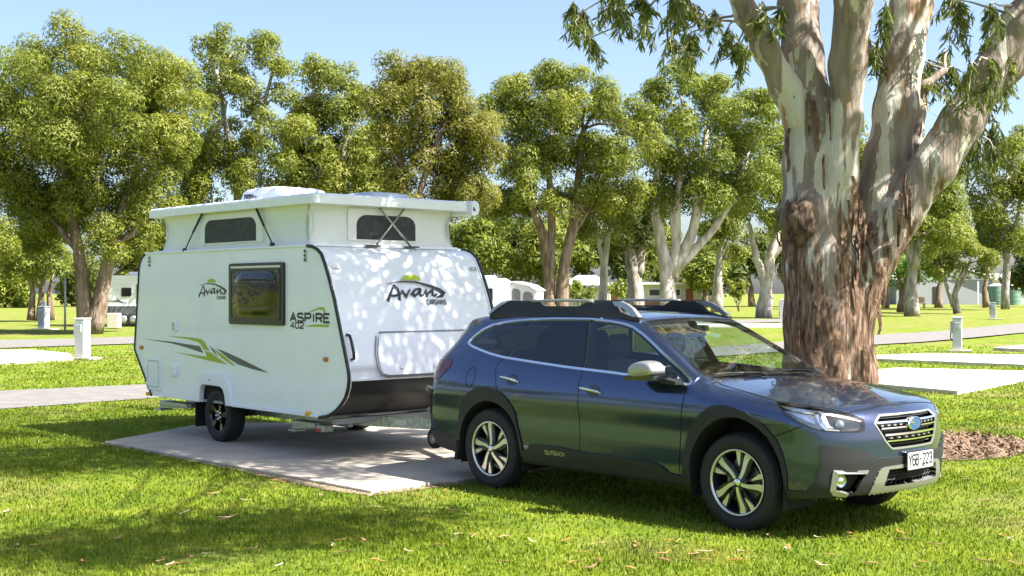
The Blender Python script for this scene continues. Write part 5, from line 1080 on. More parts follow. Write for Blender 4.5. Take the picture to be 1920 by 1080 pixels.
# ---------------------------------------------------------------- the big smooth-barked gum
gum = empty('gum_tree', GUM); tag(gum, 'huge old gum with peeling cream and grey bark, right behind the wagon', 'tree')
GD = GUM.y; gs = GD / 2377.9
def gp(u, v, dy=0.): p = at(u, v, GD); return np.array([p.x - GUM.x, dy, p.z])
STEMS = [  # traced centre lines (u, v, radius in px, depth offset)
 [(1560, 850, 128, 0), (1560, 800, 104, 0), (1559, 700, 89, 0), (1554, 600, 83, 0), (1543, 500, 74, .02), (1534, 400, 66, .05), (1528, 300, 56, .08), (1520, 200, 47, .12), (1512, 100, 40, .2), (1506, 0, 37, .3), (1495, -140, 33, .5)],
 [(1560, 420, 42, -.10), (1566, 330, 36, -.16), (1573, 230, 32, -.22), (1578, 130, 33, -.3), (1584, 0, 35, -.45), (1592, -140, 31, -.7)],
 [(1495, 215, 30, .0), (1470, 165, 27, -.05), (1432, 100, 25, -.15), (1395, 40, 22, -.25), (1362, -30, 20, -.4), (1330, -120, 18, -.7)],
 [(1578, 640, 50, .0), (1604, 550, 44, .0), (1630, 455, 41, .05), (1655, 370, 45, .10), (1672, 290, 42, .15), (1690, 200, 41, .2), (1708, 100, 40, .3), (1728, 0, 39, .4), (1752, -140, 34, .6)],
 [(1588, 600, 44, -.1), (1628, 492, 40, -.15), (1676, 405, 38, -.2), (1735, 320, 41, -.25), (1785, 235, 40, -.3), (1835, 150, 36, -.35), (1885, 60, 33, -.4), (1925, -10, 30, -.45), (1990, -140, 26, -.6)],
 [(1838, 160, 26, -.33), (1872, 140, 25, -.30), (1900, 122, 22, -.25), (1945, 95, 20, -.15), (2040, 40, 17, .0)],
 [(1742, 330, 24, -.05), (1775, 285, 20, .15), (1805, 262, 16, .3), (1835, 222, 11, .45), (1842, 205, 6, .5)],
 [(1722, 330, 16, .25), (1736, 270, 14, .35), (1742, 200, 12, .4), (1755, 150, 10, .45), (1800, 118, 8, .5)],
 [(1690, 130, 14, .4), (1660, 85, 12, .55), (1630, 55, 11, .6), (1618, 10, 10, .7), (1640, -60, 8, .8)]]
def cone_sdf(X, Y, Z, a, b, ra, rb):
    ab = b - a; L2 = ab @ ab; t = np.clip(((X - a[0]) * ab[0] + (Y - a[1]) * ab[1] + (Z - a[2]) * ab[2]) / L2, 0, 1)
    return np.sqrt((X - a[0] - t * ab[0]) ** 2 + (Y - a[1] - t * ab[1]) ** 2 + (Z - a[2] - t * ab[2]) ** 2) - (ra + (rb - ra) * t)
hg = .034
ax_, ay_, az_ = np.arange(-1.6, 3.2, hg), np.arange(-1.05, 1.15, hg), np.arange(-.12, 6.2, hg)
Fg = np.full((len(ax_), len(ay_), len(az_)), 9., np.float32)
for st in STEMS:
    for (u0, v0, r0, y0), (u1, v1, r1, y1) in zip(st[:-1], st[1:]):
        a, b = gp(u0, v0, y0), gp(u1, v1, y1); ra, rb = r0 * gs * .94, r1 * gs * .94; m = max(ra, rb) + .25
        i0, i1 = np.searchsorted(ax_, [min(a[0], b[0]) - m, max(a[0], b[0]) + m]); j0, j1 = np.searchsorted(ay_, [min(a[1], b[1]) - m, max(a[1], b[1]) + m]); k0, k1 = np.searchsorted(az_, [min(a[2], b[2]) - m, max(a[2], b[2]) + m])
        if i1 <= i0 or j1 <= j0 or k1 <= k0: continue
        X, Y, Z = np.meshgrid(ax_[i0:i1], ay_[j0:j1], az_[k0:k1], indexing='ij'); f = cone_sdf(X, Y, Z, a, b, ra, rb)
        S_ = Fg[i0:i1, j0:j1, k0:k1]; kk = .10; h_ = np.clip(.5 + .5 * (S_ - f) / kk, 0, 1); Fg[i0:i1, j0:j1, k0:k1] = S_ * (1 - h_) + f * h_ - kk * h_ * (1 - h_)
GV, GQ = surface_net(Fg, (ax_[0], ay_[0], az_[0]), hg); del Fg
Vn = np.zeros_like(GV); t_ = np.cross(GV[GQ[:, 2]] - GV[GQ[:, 0]], GV[GQ[:, 3]] - GV[GQ[:, 1]])
for k in range(4): np.add.at(Vn, GQ[:, k], t_)
Vn = unit(Vn)
dsp = np.empty(len(GV))
for i, (x, y, z) in enumerate(GV):
    ang = math.atan2(y, x); low = max(0., 1 - z / 1.9)
    fl = noise.noise(Vector((x * 3.2, y * 3.2, z * .45))) * .045 * (.35 + low) + noise.noise(Vector((x * 8, y * 8, z * 1.3 + 7))) * .022 * (.3 + 1.6 * low)
    plate = noise.noise(Vector((x * 4.5, y * 4.5, z * 1.1 + 3))); fl += .012 * (1 if plate > .12 else 0)
    dsp[i] = fl
GV = GV + Vn * dsp[:, None]
m_gum = bpy.data.materials.new('gum_bark'); m_gum.use_nodes = True; n, L = nodes_of(m_gum); P = n['Principled BSDF']; P.inputs['Roughness'].default_value = .8; P.inputs['Specular IOR Level'].default_value = .2
tc = n.new('ShaderNodeTexCoord'); mp = n.new('ShaderNodeMapping'); mp.inputs['Scale'].default_value = (1, 1, .17); L.new(tc.outputs['Object'], mp.inputs[0]); v_ = mp.outputs[0]
n1 = noise_n(n, L, v_, 3.6, 5, .55); n2 = noise_n(n, L, v_, 8.5, 6, .6); n3 = noise_n(n, L, v_, 30, 4, .6)
mp2 = n.new('ShaderNodeMapping'); mp2.inputs['Scale'].default_value = (1, 1, .17); mp2.inputs['Location'].default_value = (5.3, 2.1, 7.7); L.new(tc.outputs['Object'], mp2.inputs[0]); n4 = noise_n(n, L, mp2.outputs[0], 4.2, 6, .6)
def sharp(fac, a, b):
    r = n.new('ShaderNodeMapRange'); r.inputs[1].default_value = a; r.inputs[2].default_value = b; L.new(fac, r.inputs[0]); return r.outputs[0]
smooth_c = ramp_n(n, L, n2, [(.3, (.42, .37, .285)), (.5, (.53, .485, .41)), (.68, (.47, .47, .43))])
grey_c = ramp_n(n, L, n2, [(.3, (.165, .125, .10)), (.55, (.27, .22, .185)), (.75, (.35, .295, .255))])
tan_c = ramp_n(n, L, n3, [(.3, (.26, .14, .07)), (.7, (.44, .29, .17))])
rough_c = ramp_n(n, L, n3, [(.30, (.030, .018, .011)), (.48, (.15, .090, .058)), (.60, (.25, .17, .12)), (.74, (.38, .29, .22))])
c = mix_n(n, L, sharp(n1, .528, .542), grey_c, smooth_c); c = mix_n(n, L, sharp(n4, .595, .62), c, tan_c); c = mix_n(n, L, sharp(n2, .70, .72), c, (.060, .036, .022))
sx = n.new('ShaderNodeSeparateXYZ'); L.new(tc.outputs['Object'], sx.inputs[0])
def mth_(op, a, b):
    k = n.new('ShaderNodeMath'); k.operation = op
    for i, v in enumerate((a, b)):
        if isinstance(v, (int, float)): k.inputs[i].default_value = v
        else: L.new(v, k.inputs[i])
    return k.outputs[0]
hz = mth_('ADD', mth_('MULTIPLY', sx.outputs[2], -.30), mth_('MULTIPLY', n4, 2.1)); c = mix_n(n, L, sharp(hz, .36, .46), c, rough_c)
L.new(c, P.inputs['Base Color'])
bp = n.new('ShaderNodeBump'); bp.inputs['Strength'].default_value = .8; bp.inputs['Distance'].default_value = .035; L.new(mth_('ADD', n2, mth_('MULTIPLY', n3, .5)), bp.inputs['Height']); L.new(bp.outputs[0], P.inputs['Normal'])
trunk = mesh_np('trunk', GV, GQ, m_gum, gum, True)
# shaggy burl on the left side of the bole
V = []; F = []; nb_, mb_n = 28, 18; bc = gp(1487, 418, -.30)
for i in range(mb_n + 1):
    for j in range(nb_):
        th, ph = math.pi * i / mb_n, 2 * math.pi * j / nb_; q = Vector((math.sin(th) * math.cos(ph), math.sin(th) * math.sin(ph), math.cos(th)))
        r_ = 1 + .35 * noise.noise(q * 2.2 + Vector((3, 1, 7))) + .16 * noise.noise(Vector((q.x * 7, q.y * 7, q.z * 2.5))); V.append((bc[0] + q.x * .175 * r_, bc[1] + q.y * .22 * r_, bc[2] + q.z * .235 * r_))
F = [[i * nb_ + j, i * nb_ + (j + 1) % nb_, (i + 1) * nb_ + (j + 1) % nb_, (i + 1) * nb_ + j][::-1] for i in range(mb_n) for j in range(nb_)]
mesh_np('burl', V, F, mat('burl_bark', (.045, .027, .017), .95, col2=(.17, .115, .075), vscale=9, stretch=(1, 1, .3), bump=1., bscale=22, bdist=.05), gum, True)
# limbs continuing above the picture
rg_ = np.random.default_rng(5); UP = []; mb = MB()
for st, (tx, ty, tz) in ((STEMS[0], (-1.6, 1.5, 12)), (STEMS[1], (-.8, -4.0, 11.5)), (STEMS[2], (-3.6, -3.0, 8.2)), (STEMS[3], (2.2, 2.6, 12.5)), (STEMS[4], (5.2, -2.5, 10.5)), (STEMS[5], (6.0, 1.6, 7.4))):
    u, v, r, y = st[-1]; a = gp(u, v, y); b = np.array([tx, ty, tz])
    if a[2] > az_[-1]: a = gp(*st[-2][:2], st[-2][3])
    P_, R_ = limb(rg_, a, b, r * gs * 1.02, .06, 12, .05, .03); mb.tube(P_, R_, 12); UP.append((np.array(P_), R_))
tips = []
for P_, R_ in UP:
    for k in range(7):
        i = rg_.integers(3, len(P_) - 1); a = P_[i]; dr = unit(np.array([rg_.normal(), rg_.normal() - .4, .15 + .4 * rg_.random()])); b = a + dr * rg_.uniform(2.0, 4.2); b[2] = max(b[2], 5.2)
        q, r = limb(rg_, a, b, R_[i] * .45, .02, 8, .1, .05); mb.tube(q, r, 6); tips.append(b); tips.append(np.array(q[5]))
LOW = [(-3.9, -3.6, 7.2), (-3.1, -3.0, 7.5), (-2.4, -3.6, 7.2), (-1.6, -3.2, 7.4), (-3.2, -4.2, 7.6), (-2.2, -2.6, 7.3), (-4.6, -3.0, 7.5), (-4.9, -1.2, 7.6), (-3.6, .2, 7.4), (-.7, -7.0, 7.5), (.1, -6.8, 7.2), (-.2, -7.5, 7.4), (-2.0, -8.0, 7.5), (-1.4, -8.2, 7.3), (-1.0, -7.8, 7.7), (-1.0, -3.8, 7.3), (-.4, -4.6, 7.5), (-.6, -3.2, 7.4), (3.2, -6.0, 7.6), (2.6, -4.6, 7.5), (-5.6, -3.8, 7.8), (-5.3, -4.6, 7.6), (-2.9, -2.4, 7.4), (-.3, -2.4, 7.4), (.2, -2.1, 7.6)]  # unseen clumps above the frame, placed to cast shade on lawn, pad and caravan
for b in LOW:
    a = min((p for P_, _ in UP for p in P_[2:]), key=lambda p: np.linalg.norm(p - np.array(b) * .5)); q, r = limb(rg_, a, b, .04, .012, 9, .06, .04); mb.tube(q, r, 6); tips.append(np.array(b))
mb.build('upper_limbs', m_gum, gum)
Cs, Ns, As = [], [], []
low_t = tips[-len(LOW):]; tips = [t for t in tips[:-len(LOW)] if t[1] + GUM.y + .282 * t[2] > 13.2 or t[0] + GUM.x - .699 * t[2] > 1.5] + low_t
nlow = len(tips) - len(LOW)
for ti, c in enumerate(tips):
    m = int(rg_.integers(130, 240)) if ti < nlow else int(rg_.integers(800, 1150)); d = rg_.normal(size=(m, 3)) * (np.array([.68, .68, .40]) if ti < nlow else np.array([.46, .34, .26])); Cs.append(c + d + np.array([0, 0, -.15])); Ns.append(unit(rg_.normal(size=(m, 3)) * np.array([1, 1, .5]))); As.append(unit(rg_.normal(size=(m, 3)) * .45 + np.array([0, 0, -1.])))
C = np.concatenate(Cs); N = np.concatenate(Ns); A = np.concatenate(As)
# nothing of the upper crown dips below the line that the picture's top edge draws
keep = (C[:, 2] > 1.7574 + (548.4 + 40) / 2377.9 * np.maximum(C[:, 1] + GUM.y, 2)) | (C[:, 1] + GUM.y < 1.); C, N, A = C[keep], N[keep], A[keep]; k = len(C)
leaves('crown', C, N, A, rg_.uniform(.16, .26, k), rg_.uniform(.030, .050, k), rg_.uniform(.1, .9, k), lf_gum, gum)
# drooping sprays inside the picture: (u, v of the twig's start, drop in px, spread)
SPR = [(1080, -20, 70, 22), (1100, -10, 60, 24), (1085, 20, 40, 18), (1130, -20, 90, 26), (1165, -10, 70, 24), (1185, 30, 40, 20), (1118, 40, 55, 16), (1225, -20, 90, 28), (1240, 30, 70, 22), (1275, 0, 80, 28), (1300, 50, 60, 24), (1330, 20, 80, 24), (1350, 70, 60, 22), (1375, 90, 40, 18), (1262, 60, 50, 20), (1310, -10, 50, 26), (1210, -15, 50, 24), (1395, 60, 30, 16), (1290, -20, 60, 28), (1360, -10, 50, 24), (1150, 45, 45, 16),
       (1440, -10, 80, 18), (1430, 60, 60, 16), (1450, 30, 60, 14), (1618, 60, 90, 20), (1640, 20, 100, 20), (1650, 80, 60, 18), (1610, 110, 40, 16), (1665, 40, 50, 16),
       (1770, 20, 120, 26), (1780, 90, 100, 24), (1800, 140, 90, 24), (1760, 150, 90, 20), (1825, 180, 90, 24), (1845, 220, 80, 22), (1870, 170, 110, 24), (1895, 160, 120, 24), (1905, 220, 80, 22), (1920, 130, 120, 22), (1860, 120, 90, 24), (1800, 40, 90, 26), (1830, 60, 60, 24), (1750, 100, 90, 20), (1885, 250, 70, 18), (1840, 280, 50, 16), (1815, 110, 60, 22), (1910, 60, 60, 22), (1780, -10, 60, 26)]
Cs, Ns, As = [], [], []; mb = MB()
for u, v, dr, sp in SPR:
    dy = rg_.uniform(-1.2, 1.2); a = gp(u, v, dy); kk = 4
    for j in range(kk):
        b = a + np.array([rg_.normal() * sp * gs * .8, rg_.normal() * .25, -dr * gs * rg_.uniform(.6, 1.0)]); q, r = limb(rg_, a, b, .008, .003, 5, .08, .03); mb.tube(q, r, 4, False)
        q = np.array(q); m = int(20 + dr * .26); t = rg_.random(m) * 4; i = t.astype(int).clip(0, 3); f = (t - i)[:, None]; c = q[i] * (1 - f) + q[i + 1] * f
        ax = unit(rg_.normal(size=(m, 3)) * np.array([.55, .55, .3]) + np.array([0, 0, -1.])); Cs.append(c + ax * .075); As.append(ax); Ns.append(unit(rg_.normal(size=(m, 3)) * np.array([1, 1, .4])))
    if v > -5:
        j = min(((p, r) for st in STEMS for p, r in [(gp(s[0], s[1], s[3]), s[2]) for s in st]), key=lambda s: np.linalg.norm(s[0] - a) + (2 if s[0][2] < 3.5 else 0)); q, r = limb(rg_, j[0], a, .022, .008, 8, .09, .08); mb.tube(q, r, 5, False)
mb.build('twigs', m_barkg, gum)['kind'] = 'stuff'
C = np.concatenate(Cs); N = np.concatenate(Ns); A = np.concatenate(As); k = len(C)
leaves('hanging_leaves', C, N, A, rg_.uniform(.11, .19, k), rg_.uniform(.018, .030, k), rg_.uniform(.0, 1., k), lf_gum, gum)
# peeling bark ribbons
m_strip = mat('bark_ribbon', (.075, .040, .022), .9, col2=(.22, .13, .075), vscale=9, bump=.5, bscale=30)
from mathutils.bvhtree import BVHTree
bvh = BVHTree.FromPolygons([Vector(v) for v in GV], GQ.tolist())
def ribbon(u, v, ln, w, lean=0., out=.05):
    o_ = at(u, v, GD) - GUM; hit = bvh.ray_cast(cam.location - GUM, (o_ - (cam.location - GUM)).normalized())
    if hit[0] is None: return
    p, nn = hit[0], hit[1]; V = []; k = 7
    for i in range(k):
        t = i / (k - 1); q = p + Vector((lean * ln * t + rg_.normal() * .004, 0, -ln * t)); 
        h2 = bvh.find_nearest(q); base = h2[0] if h2[0] is not None else q; q = Vector((q.x, min(q.y, base.y) if True else q.y, q.z)); q = q + nn * (.012 + out * math.sin(math.pi * min(1, t * .9 + .05)) * (1 if out > 0 else 1)) + Vector((0, -.01, 0))
        ww = w * (.45 + .55 * math.sin(math.pi * (.2 + .7 * t))); sd_ = Vector((nn.y, -nn.x, 0)); sd_ = sd_.normalized() if sd_.length > 1e-3 else Vector((1, 0, 0)); tw = rg_.normal() * .3
        a_, b_ = q + sd_ * ww / 2 + nn * ww * tw * .4, q - sd_ * ww / 2 - nn * ww * tw * .4; th = nn * .006
        V += [a_, b_, b_ + th, a_ + th]
    F = [[4 * i + j, 4 * i + (j + 1) % 4, 4 * i + 4 + (j + 1) % 4, 4 * i + 4 + j] for i in range(k - 1) for j in range(4)] + [[3, 2, 1, 0], [4 * k - 4 + j for j in range(4)]]
    mesh_np('bark_strip', V, F, m_strip, gum)
for u, v, ln, w, le, ou in [(1596, 330, .55, .05, .05, .05), (1604, 360, .7, .05, .1, .06), (1612, 385, .6, .06, -.02, .07), (1600, 400, .75, .05, .02, .05), (1620, 400, .55, .05, .1, .06), (1590, 375, .6, .04, -.05, .04), (1608, 420, .6, .06, .03, .05), (1628, 430, .5, .05, .08, .05), (1598, 450, .5, .05, 0, .04), (1616, 455, .45, .05, .05, .04),
                            (1468, 390, .45, .05, -.03, .05), (1480, 375, .5, .06, 0, .07), (1498, 385, .5, .05, .03, .07), (1472, 420, .45, .04, .06, .05), (1505, 410, .4, .05, .02, .05), (1490, 440, .4, .05, 0, .05),
                            (1700, 330, .6, .05, .02, .08), (1706, 350, .55, .04, .03, .10), (1690, 365, .6, .05, -.05, .06), (1515, 175, .5, .05, -.02, .04), (1525, 190, .6, .04, .04, .04), (1560, 165, .6, .03, .0, .03), (1480, 240, .5, .05, 0, .06), (1545, 290, .4, .03, 0, .03), (1530, 560, .35, .04, .05, .03), (1640, 560, .4, .05, .05, .05), (1650, 620, .35, .05, .03, .05), (1655, 500, .45, .05, -.02, .05), (1600, 520, .4, .04, 0, .03), (1500, 600, .4, .05, 0, .03), (1570, 620, .4, .06, 0, .03), (1620, 650, .4, .06, 0, .04), (1530, 660, .35, .05, .05, .03)]: ribbon(u, v, ln, w, le, ou)
# ---------------------------------------------------------------- power posts, bench, buildings, other vans
m_post = mat('post_pale_grey', (.42, .44, .46), .5, var=.05, vscale=5); m_postd = mat('post_grey', (.36, .39, .41), .5); m_blk2 = mat('dull_black', (.02, .02, .02), .7)
def power_post(u, v, d, w, h, label, tall=.0, m=m_post):
    o = empty('power_post', ((u - 960) / 2377.9 * d, d, 0)); tag(o, label, 'power post', 'power posts beside the pads'); o.rotation_euler.z = -.35
    bx('plinth', (-w * 1.0, -w * .9, -.02), (w * 1.5, w * .9, .03), m_conc2, o)
    bx('post', (-w / 2, -w / 2, .05), (w / 2, w / 2, h), m, o, .02); bx('cap', (-w / 2 - .02, -w / 2 - .02, h), (w / 2 + .02, w / 2 + .02, h + .05), m, o, .015)
    bx('outlet_box', (-w / 2 - .07, -w * .35, h * .55), (-w / 2, w * .35, h * .9), m_postd, o, .01); bx('outlet_flap', (-w * .3, -w / 2 - .035, h * .68), (w * .3, -w / 2, h * .88), m_postd, o, .008)
    mb = MB(); mb.tube([(-w / 2 - .05, 0, h * .55), (-w / 2 - .06, 0, h * .42), (-w / 2 - .01, 0, h * .3)], .018, 6); mb.build('tap', m_blk2, o)
    if tall: bx('meter_box', (-w * .3, -.05, h + .05), (w * .3, .05, h + tall), m_postd, o, .01)
power_post(155, 672, 33.8, .30, 1.03, 'white power post beside the concrete pad left of the caravan')
power_post(82, 617, 60.9, .40, 1.05, 'wide white power post with meter on top, under the left trees', .28)
power_post(1795, 659, 38.1, .27, .98, 'pale power post between the two bright pads at right')
power_post(1862, 598, 84.2, .36, 1.05, 'small grey power post far off near the right edge', 0, m_postd)
power_post(1468, 610, 68, .28, 1.35, 'narrow white power post touching the left edge of the big gum trunk')
mb = MB(); mb.tube([(0, 0, 0), (0, 0, 2.4)], .05, 8); o = mb.build('sign_post', m_postd); o.location = ((122 - 960) / 2377.9 * 58, 58, 0); tag(o, 'thin grey post between the left power posts', 'post')
# timber bench
bd = 141; o = empty('park_bench', ((1722 - 960) / 2377.9 * bd, bd, 0)); tag(o, 'brown timber bench on the far lawn right of the big gum', 'bench'); m_tim = mat('bench_timber', (.33, .16, .06), .7, var=.2, vscale=4)
for k in range(3): bx('back_slat', (-.75, .18 + .02 * k, .62 + .22 * k), (.75, .22 + .02 * k, .80 + .22 * k), m_tim, o)
for k in range(3): bx('seat_slat', (-.75, -.35 + .18 * k, .50), (.75, -.20 + .18 * k, .55), m_tim, o)
for x in (-.6, .6):
    for y in (-.3, .15): bx('leg', (x - .04, y - .04, 0), (x + .04, y + .04, .5), m_blk2, o)
# buildings
m_cream = mat('cream_wall', (.56, .53, .46), .8, var=.04, vscale=.5); m_gwall = mat('grey_wall', (.26, .27, .28), .8); m_roofw = mat('pale_metal_roof', (.66, .67, .68), .45, .2); m_dark = mat('dark_opening', (.03, .03, .032), .4); m_tank = mat('tank_green', (.13, .22, .16), .5); m_rust = mat('red_brown_door', (.28, .09, .05), .6); m_brick = mat('brown_brick', (.24, .13, .09), .85)
def bpos(u, d): return ((u - 960) / 2377.9 * d, d, 0)
def window(o, x0, x1, z0, z1, y): w = bx('window', (x0, y - .05, z0), (x1, y + .02, z1), m_roofw, o); bx('pane', (x0 + .1, y - .07, z0 + .1), (x1 - .1, y - .04, z1 - .1), m_dark, w)
s_ = 185 / 2377.9
sh = empty('shed', bpos(1790, 185)); tag(sh, 'grey shed with pale gable roof behind the small crooked tree', 'building')
bx('wall', (-8.5, 0, 0), (5.5, 8, 3.6), m_gwall, sh); MB().prism([(-9, 3.5), (-1.5, 6.2), (6, 3.5), (6, 3.75), (-1.5, 6.5), (-9, 3.75)], lambda x, z: (x, -.6, z), lambda x, z: (x, 8.5, z)).build('roof', m_roofw, sh)
MB().prism([(-8.4, 3.5), (-1.5, 6.0), (5.4, 3.5)], lambda x, z: (x, .05, z), lambda x, z: (x, .3, z)).build('gable', m_roofw, sh)
for x in (-3.2, 4.2): bx('door', (x, -.06, 0), (x + .9, .05, 2.6), m_dark, sh)
bx('post', (2.9, -1.2, 0), (3.1, -1.0, 3.4), m_roofw, sh)
w2 = empty('house', bpos(1905, 190)); tag(w2, 'cream building with low white roof behind the green tanks', 'building')
bx('wall', (-3.8, 0, 0), (12, 9, 3.9), m_cream, w2); MB().prism([(-4.4, 4.1), (-3.8, 4.65), (12, 3.9), (12, 3.6), (-4, 3.85)], lambda x, z: (x, -.7, z), lambda x, z: (x, 9.6, z)).build('roof', m_roofw, w2); bx('gutter', (-4.4, -.8, 3.72), (12, -.68, 3.88), m_dark, w2); bx('roof_vent', (1.2, 2, 4.0), (2.4, 3.0, 4.9), m_roofw, w2)
for i, (u, lab) in enumerate(((1869, 'left of the two green water tanks at the right edge'), (1899, 'right of the two green water tanks at the right edge'))):
    o = empty('water_tank', bpos(u, 178)); tag(o, lab, 'water tank', 'green water tanks'); R = 1.12
    mb = MB(); mb.lathe([(R, 0), (R, 2.55), (R * .96, 2.7)], 32, 'z'); mb.build('tank', m_tank, o); mb = MB(); mb.lathe([(R * 1.03, 2.66), (R * .5, 2.95), (0, 3.05)], 32, 'z'); mb.build('tank_roof', m_roofw, o)
    for z in (.6, 1.2, 1.8): mb = MB(); mb.lathe([(R + .02, z - .03), (R + .035, z), (R + .02, z + .03)], 32, 'z'); mb.build('hoop', m_tank, o)
lw = empty('house', bpos(1700, 188)); tag(lw, 'low cream wall of a house left of the grey shed', 'building'); bx('wall', (-5, 0, 0), (6, 3, 2.9), m_cream, lw); bx('window', (.8, -.05, 1.0), (1.8, .02, 1.9), m_dark, lw); bx('roof', (-5.4, -.5, 2.9), (6.4, 3.4, 3.15), m_roofw, lw)
cb = empty('amenities_block', bpos(1235, 150)); tag(cb, 'long low cream block with dark doorways behind the pale gum stems', 'building')
bx('wall', (-6.5, 0, 0), (7, 6, 2.7), m_cream, cb); bx('roof', (-7, -.9, 2.7), (7.5, 6.5, 2.95), m_roofw, cb); bx('base_course', (-6.52, -.04, 0), (7.02, .0, .9), m_brick, cb); bx('door', (-5.6, -.06, 0), (-4.9, .05, 2.1), m_rust, cb); bx('door', (3.2, -.06, 0), (4.1, .05, 2.2), m_rust, cb)
for x in (-3.6, -1.2, 1.2, 5.0): window(cb, x, x + 1.4, 1.3, 2.2, -.04)
for x in (5.0, 6.6): bx('verandah_post', (x, -.9, 0), (x + .1, -.8, 2.7), m_roofw, cb)
sx_ = empty('shelter', bpos(1100, 128)); tag(sx_, 'small shelter with pale hipped roof behind the bright shrub', 'building')
MB().add([(-2.6, -1.5, 2.5), (2.6, -1.5, 2.5), (2.6, 2.5, 2.5), (-2.6, 2.5, 2.5), (-.9, .5, 3.5), (.9, .5, 3.5)], [[0, 1, 5, 4], [1, 2, 5], [2, 3, 4, 5], [3, 0, 4], [3, 2, 1, 0]]).build('roof', m_roofw, sx_)
bx('wall', (-2.2, 0, 0), (2.2, 2, 2.2), m_cream, sx_)
for x in (-2.3, 2.2): bx('post', (x, -1.3, 0), (x + .12, -1.18, 2.5), m_roofw, sx_)
# two caravans in the background
bv_ = empty('caravan', bpos(200, 66)); bv_.rotation_euler.z = .12; tag(bv_, 'white caravan with charcoal base, half hidden at the far left', 'caravan'); m_char = mat('charcoal_panel', (.075, .08, .085), .5)
k_ = 66 / 2377.9
MB().prism([(-.35, 1.05), (-.35, 2.55), (-.2, 2.65), (5.2, 2.65), (5.3, 2.5), (5.3, 1.05)], lambda x, z: (x, 0, z), lambda x, z: (x, 2.3, z)).build('body', m_white2, bv_)
MB().prism([(-.32, .45), (-.38, 1.05), (5.3, 1.05), (5.2, .45)], lambda x, z: (x, -.01, z), lambda x, z: (x, 2.31, z)).build('lower_panel', m_char, bv_)
for x0, x1, z0, z1 in ((.75, 1.25, 1.55, 2.0), (1.52, 1.95, 1.25, 2.2), (-.2, .15, 1.75, 2.1)):
    w_ = MB().prism(rrect(x0, z0, x1, z1, .05), lambda x, z: (x, -.04, z), lambda x, z: (x, .02, z)).build('window', m_seal, bv_); MB().prism(rrect(x0 + .05, z0 + .05, x1 - .05, z1 - .05, .04), lambda x, z: (x, -.05, z), lambda x, z: (x, -.03, z)).build('pane', MATS['smoked_acrylic'], w_)
for x, in ((.85,), (1.35,)): mb = MB(); mb.lathe([(.0, -.02), (.17, -.02), (.2, -.04), (.33, -.04), (.36, .0), (.36, .2), (0, .2)], 24, 'y', (x, -.02, .36)); w_ = mb.build('wheel', m_rubber, bv_); mb = MB(); mb.lathe([(0, -.05), (.08, -.06), (.19, -.045), (.2, -.02)], 16, 'y', (x, -.02, .36)); mb.build('rim', m_gal, w_)
MB().box((1.0, .6, 2.65), (2.0, 1.5, 2.85), .06).build('air_conditioner', m_white2, bv_)
for z in (1.9, 2.2, 2.4): MB().box((-.34, -.012, z), (5.28, .0, z + .012)).build('cladding_rib', m_roofw, bv_)
o = MB(); o.add([(.0, -.015, 1.30), (.5, -.015, 1.36), (1.2, -.015, 1.18), (.6, -.015, 1.26)], [[0, 1, 2, 3]]); o.add([(.5, -.015, 1.5), (.75, -.015, 1.25), (.9, -.015, 1.1), (.6, -.015, 1.3)], [[0, 1, 2, 3]]); o.build('side_stripe', m_grey, bv_)
bn = bx('waste_bin', (-.28, -.28, 0), (.28, .28, .75), mat('bin_beige', (.45, .43, .34), .6), None, .03); bn.location = bpos(214, 62); tag(bn, 'small beige bin beside the far-left caravan', 'bin')
cv2 = empty('caravan', bpos(922, 66)); cv2.rotation_euler.z = -.25; cv2.scale = (.94, .94, .96); tag(cv2, 'white hybrid van with grey tent windows, between the caravan and the wagon roof rail', 'caravan')
MB().prism([(-1.9, .75), (-1.9, 2.35), (-1.7, 2.55), (.3, 2.60), (.55, 2.45), (1.0, 2.4), (1.0, .75)], lambda x, z: (x, 0, z), lambda x, z: (x, 2.1, z)).build('body', m_white2, cv2)
MB().prism([(1.0, 1.15), (1.0, 2.25), (1.3, 2.38), (2.3, 2.05), (2.5, 1.9), (2.45, 1.15)], lambda x, z: (x, .15, z), lambda x, z: (x, 2.0, z)).build('tent_end', m_canvas, cv2)
MB().prism([(.95, 2.30), (1.25, 2.44), (2.1, 2.24), (2.6, 1.95), (2.55, 1.9), (2.1, 2.16), (1.25, 2.36)], lambda x, z: (x, .05, z), lambda x, z: (x, 2.1, z)).build('tent_roof', m_white2, cv2)
for P in ([(1.1, 1.3), (1.1, 1.9), (1.2, 2.05), (1.5, 2.0), (1.6, 1.85), (1.6, 1.3)], [(1.75, 1.3), (1.75, 1.75), (1.9, 1.9), (2.2, 1.82), (2.35, 1.6), (2.35, 1.3)]): MB().prism(P, lambda x, z: (x, .13, z), lambda x, z: (x, .2, z)).build('tent_window', mat('grey_mesh', (.20, .20, .20), .7), cv2)
w_ = MB().prism(rrect(-.35, 1.35, .05, 2.05, .05), lambda x, z: (x, -.03, z), lambda x, z: (x, .05, z)).build('window', m_seal, cv2)
MB().box((-1.0, .6, 2.55), (-.1, 1.4, 2.75), .06).build('air_conditioner', m_white2, cv2); MB().box((-1.9, .1, .45), (2.3, 1.9, .75)).build('chassis', m_char, cv2)
mb = MB(); mb.lathe([(0, -.02), (.2, -.04), (.34, -.03), (.36, .2), (0, .2)], 20, 'y', (-.3, 0, .36)); mb.build('wheel', m_rubber, cv2)
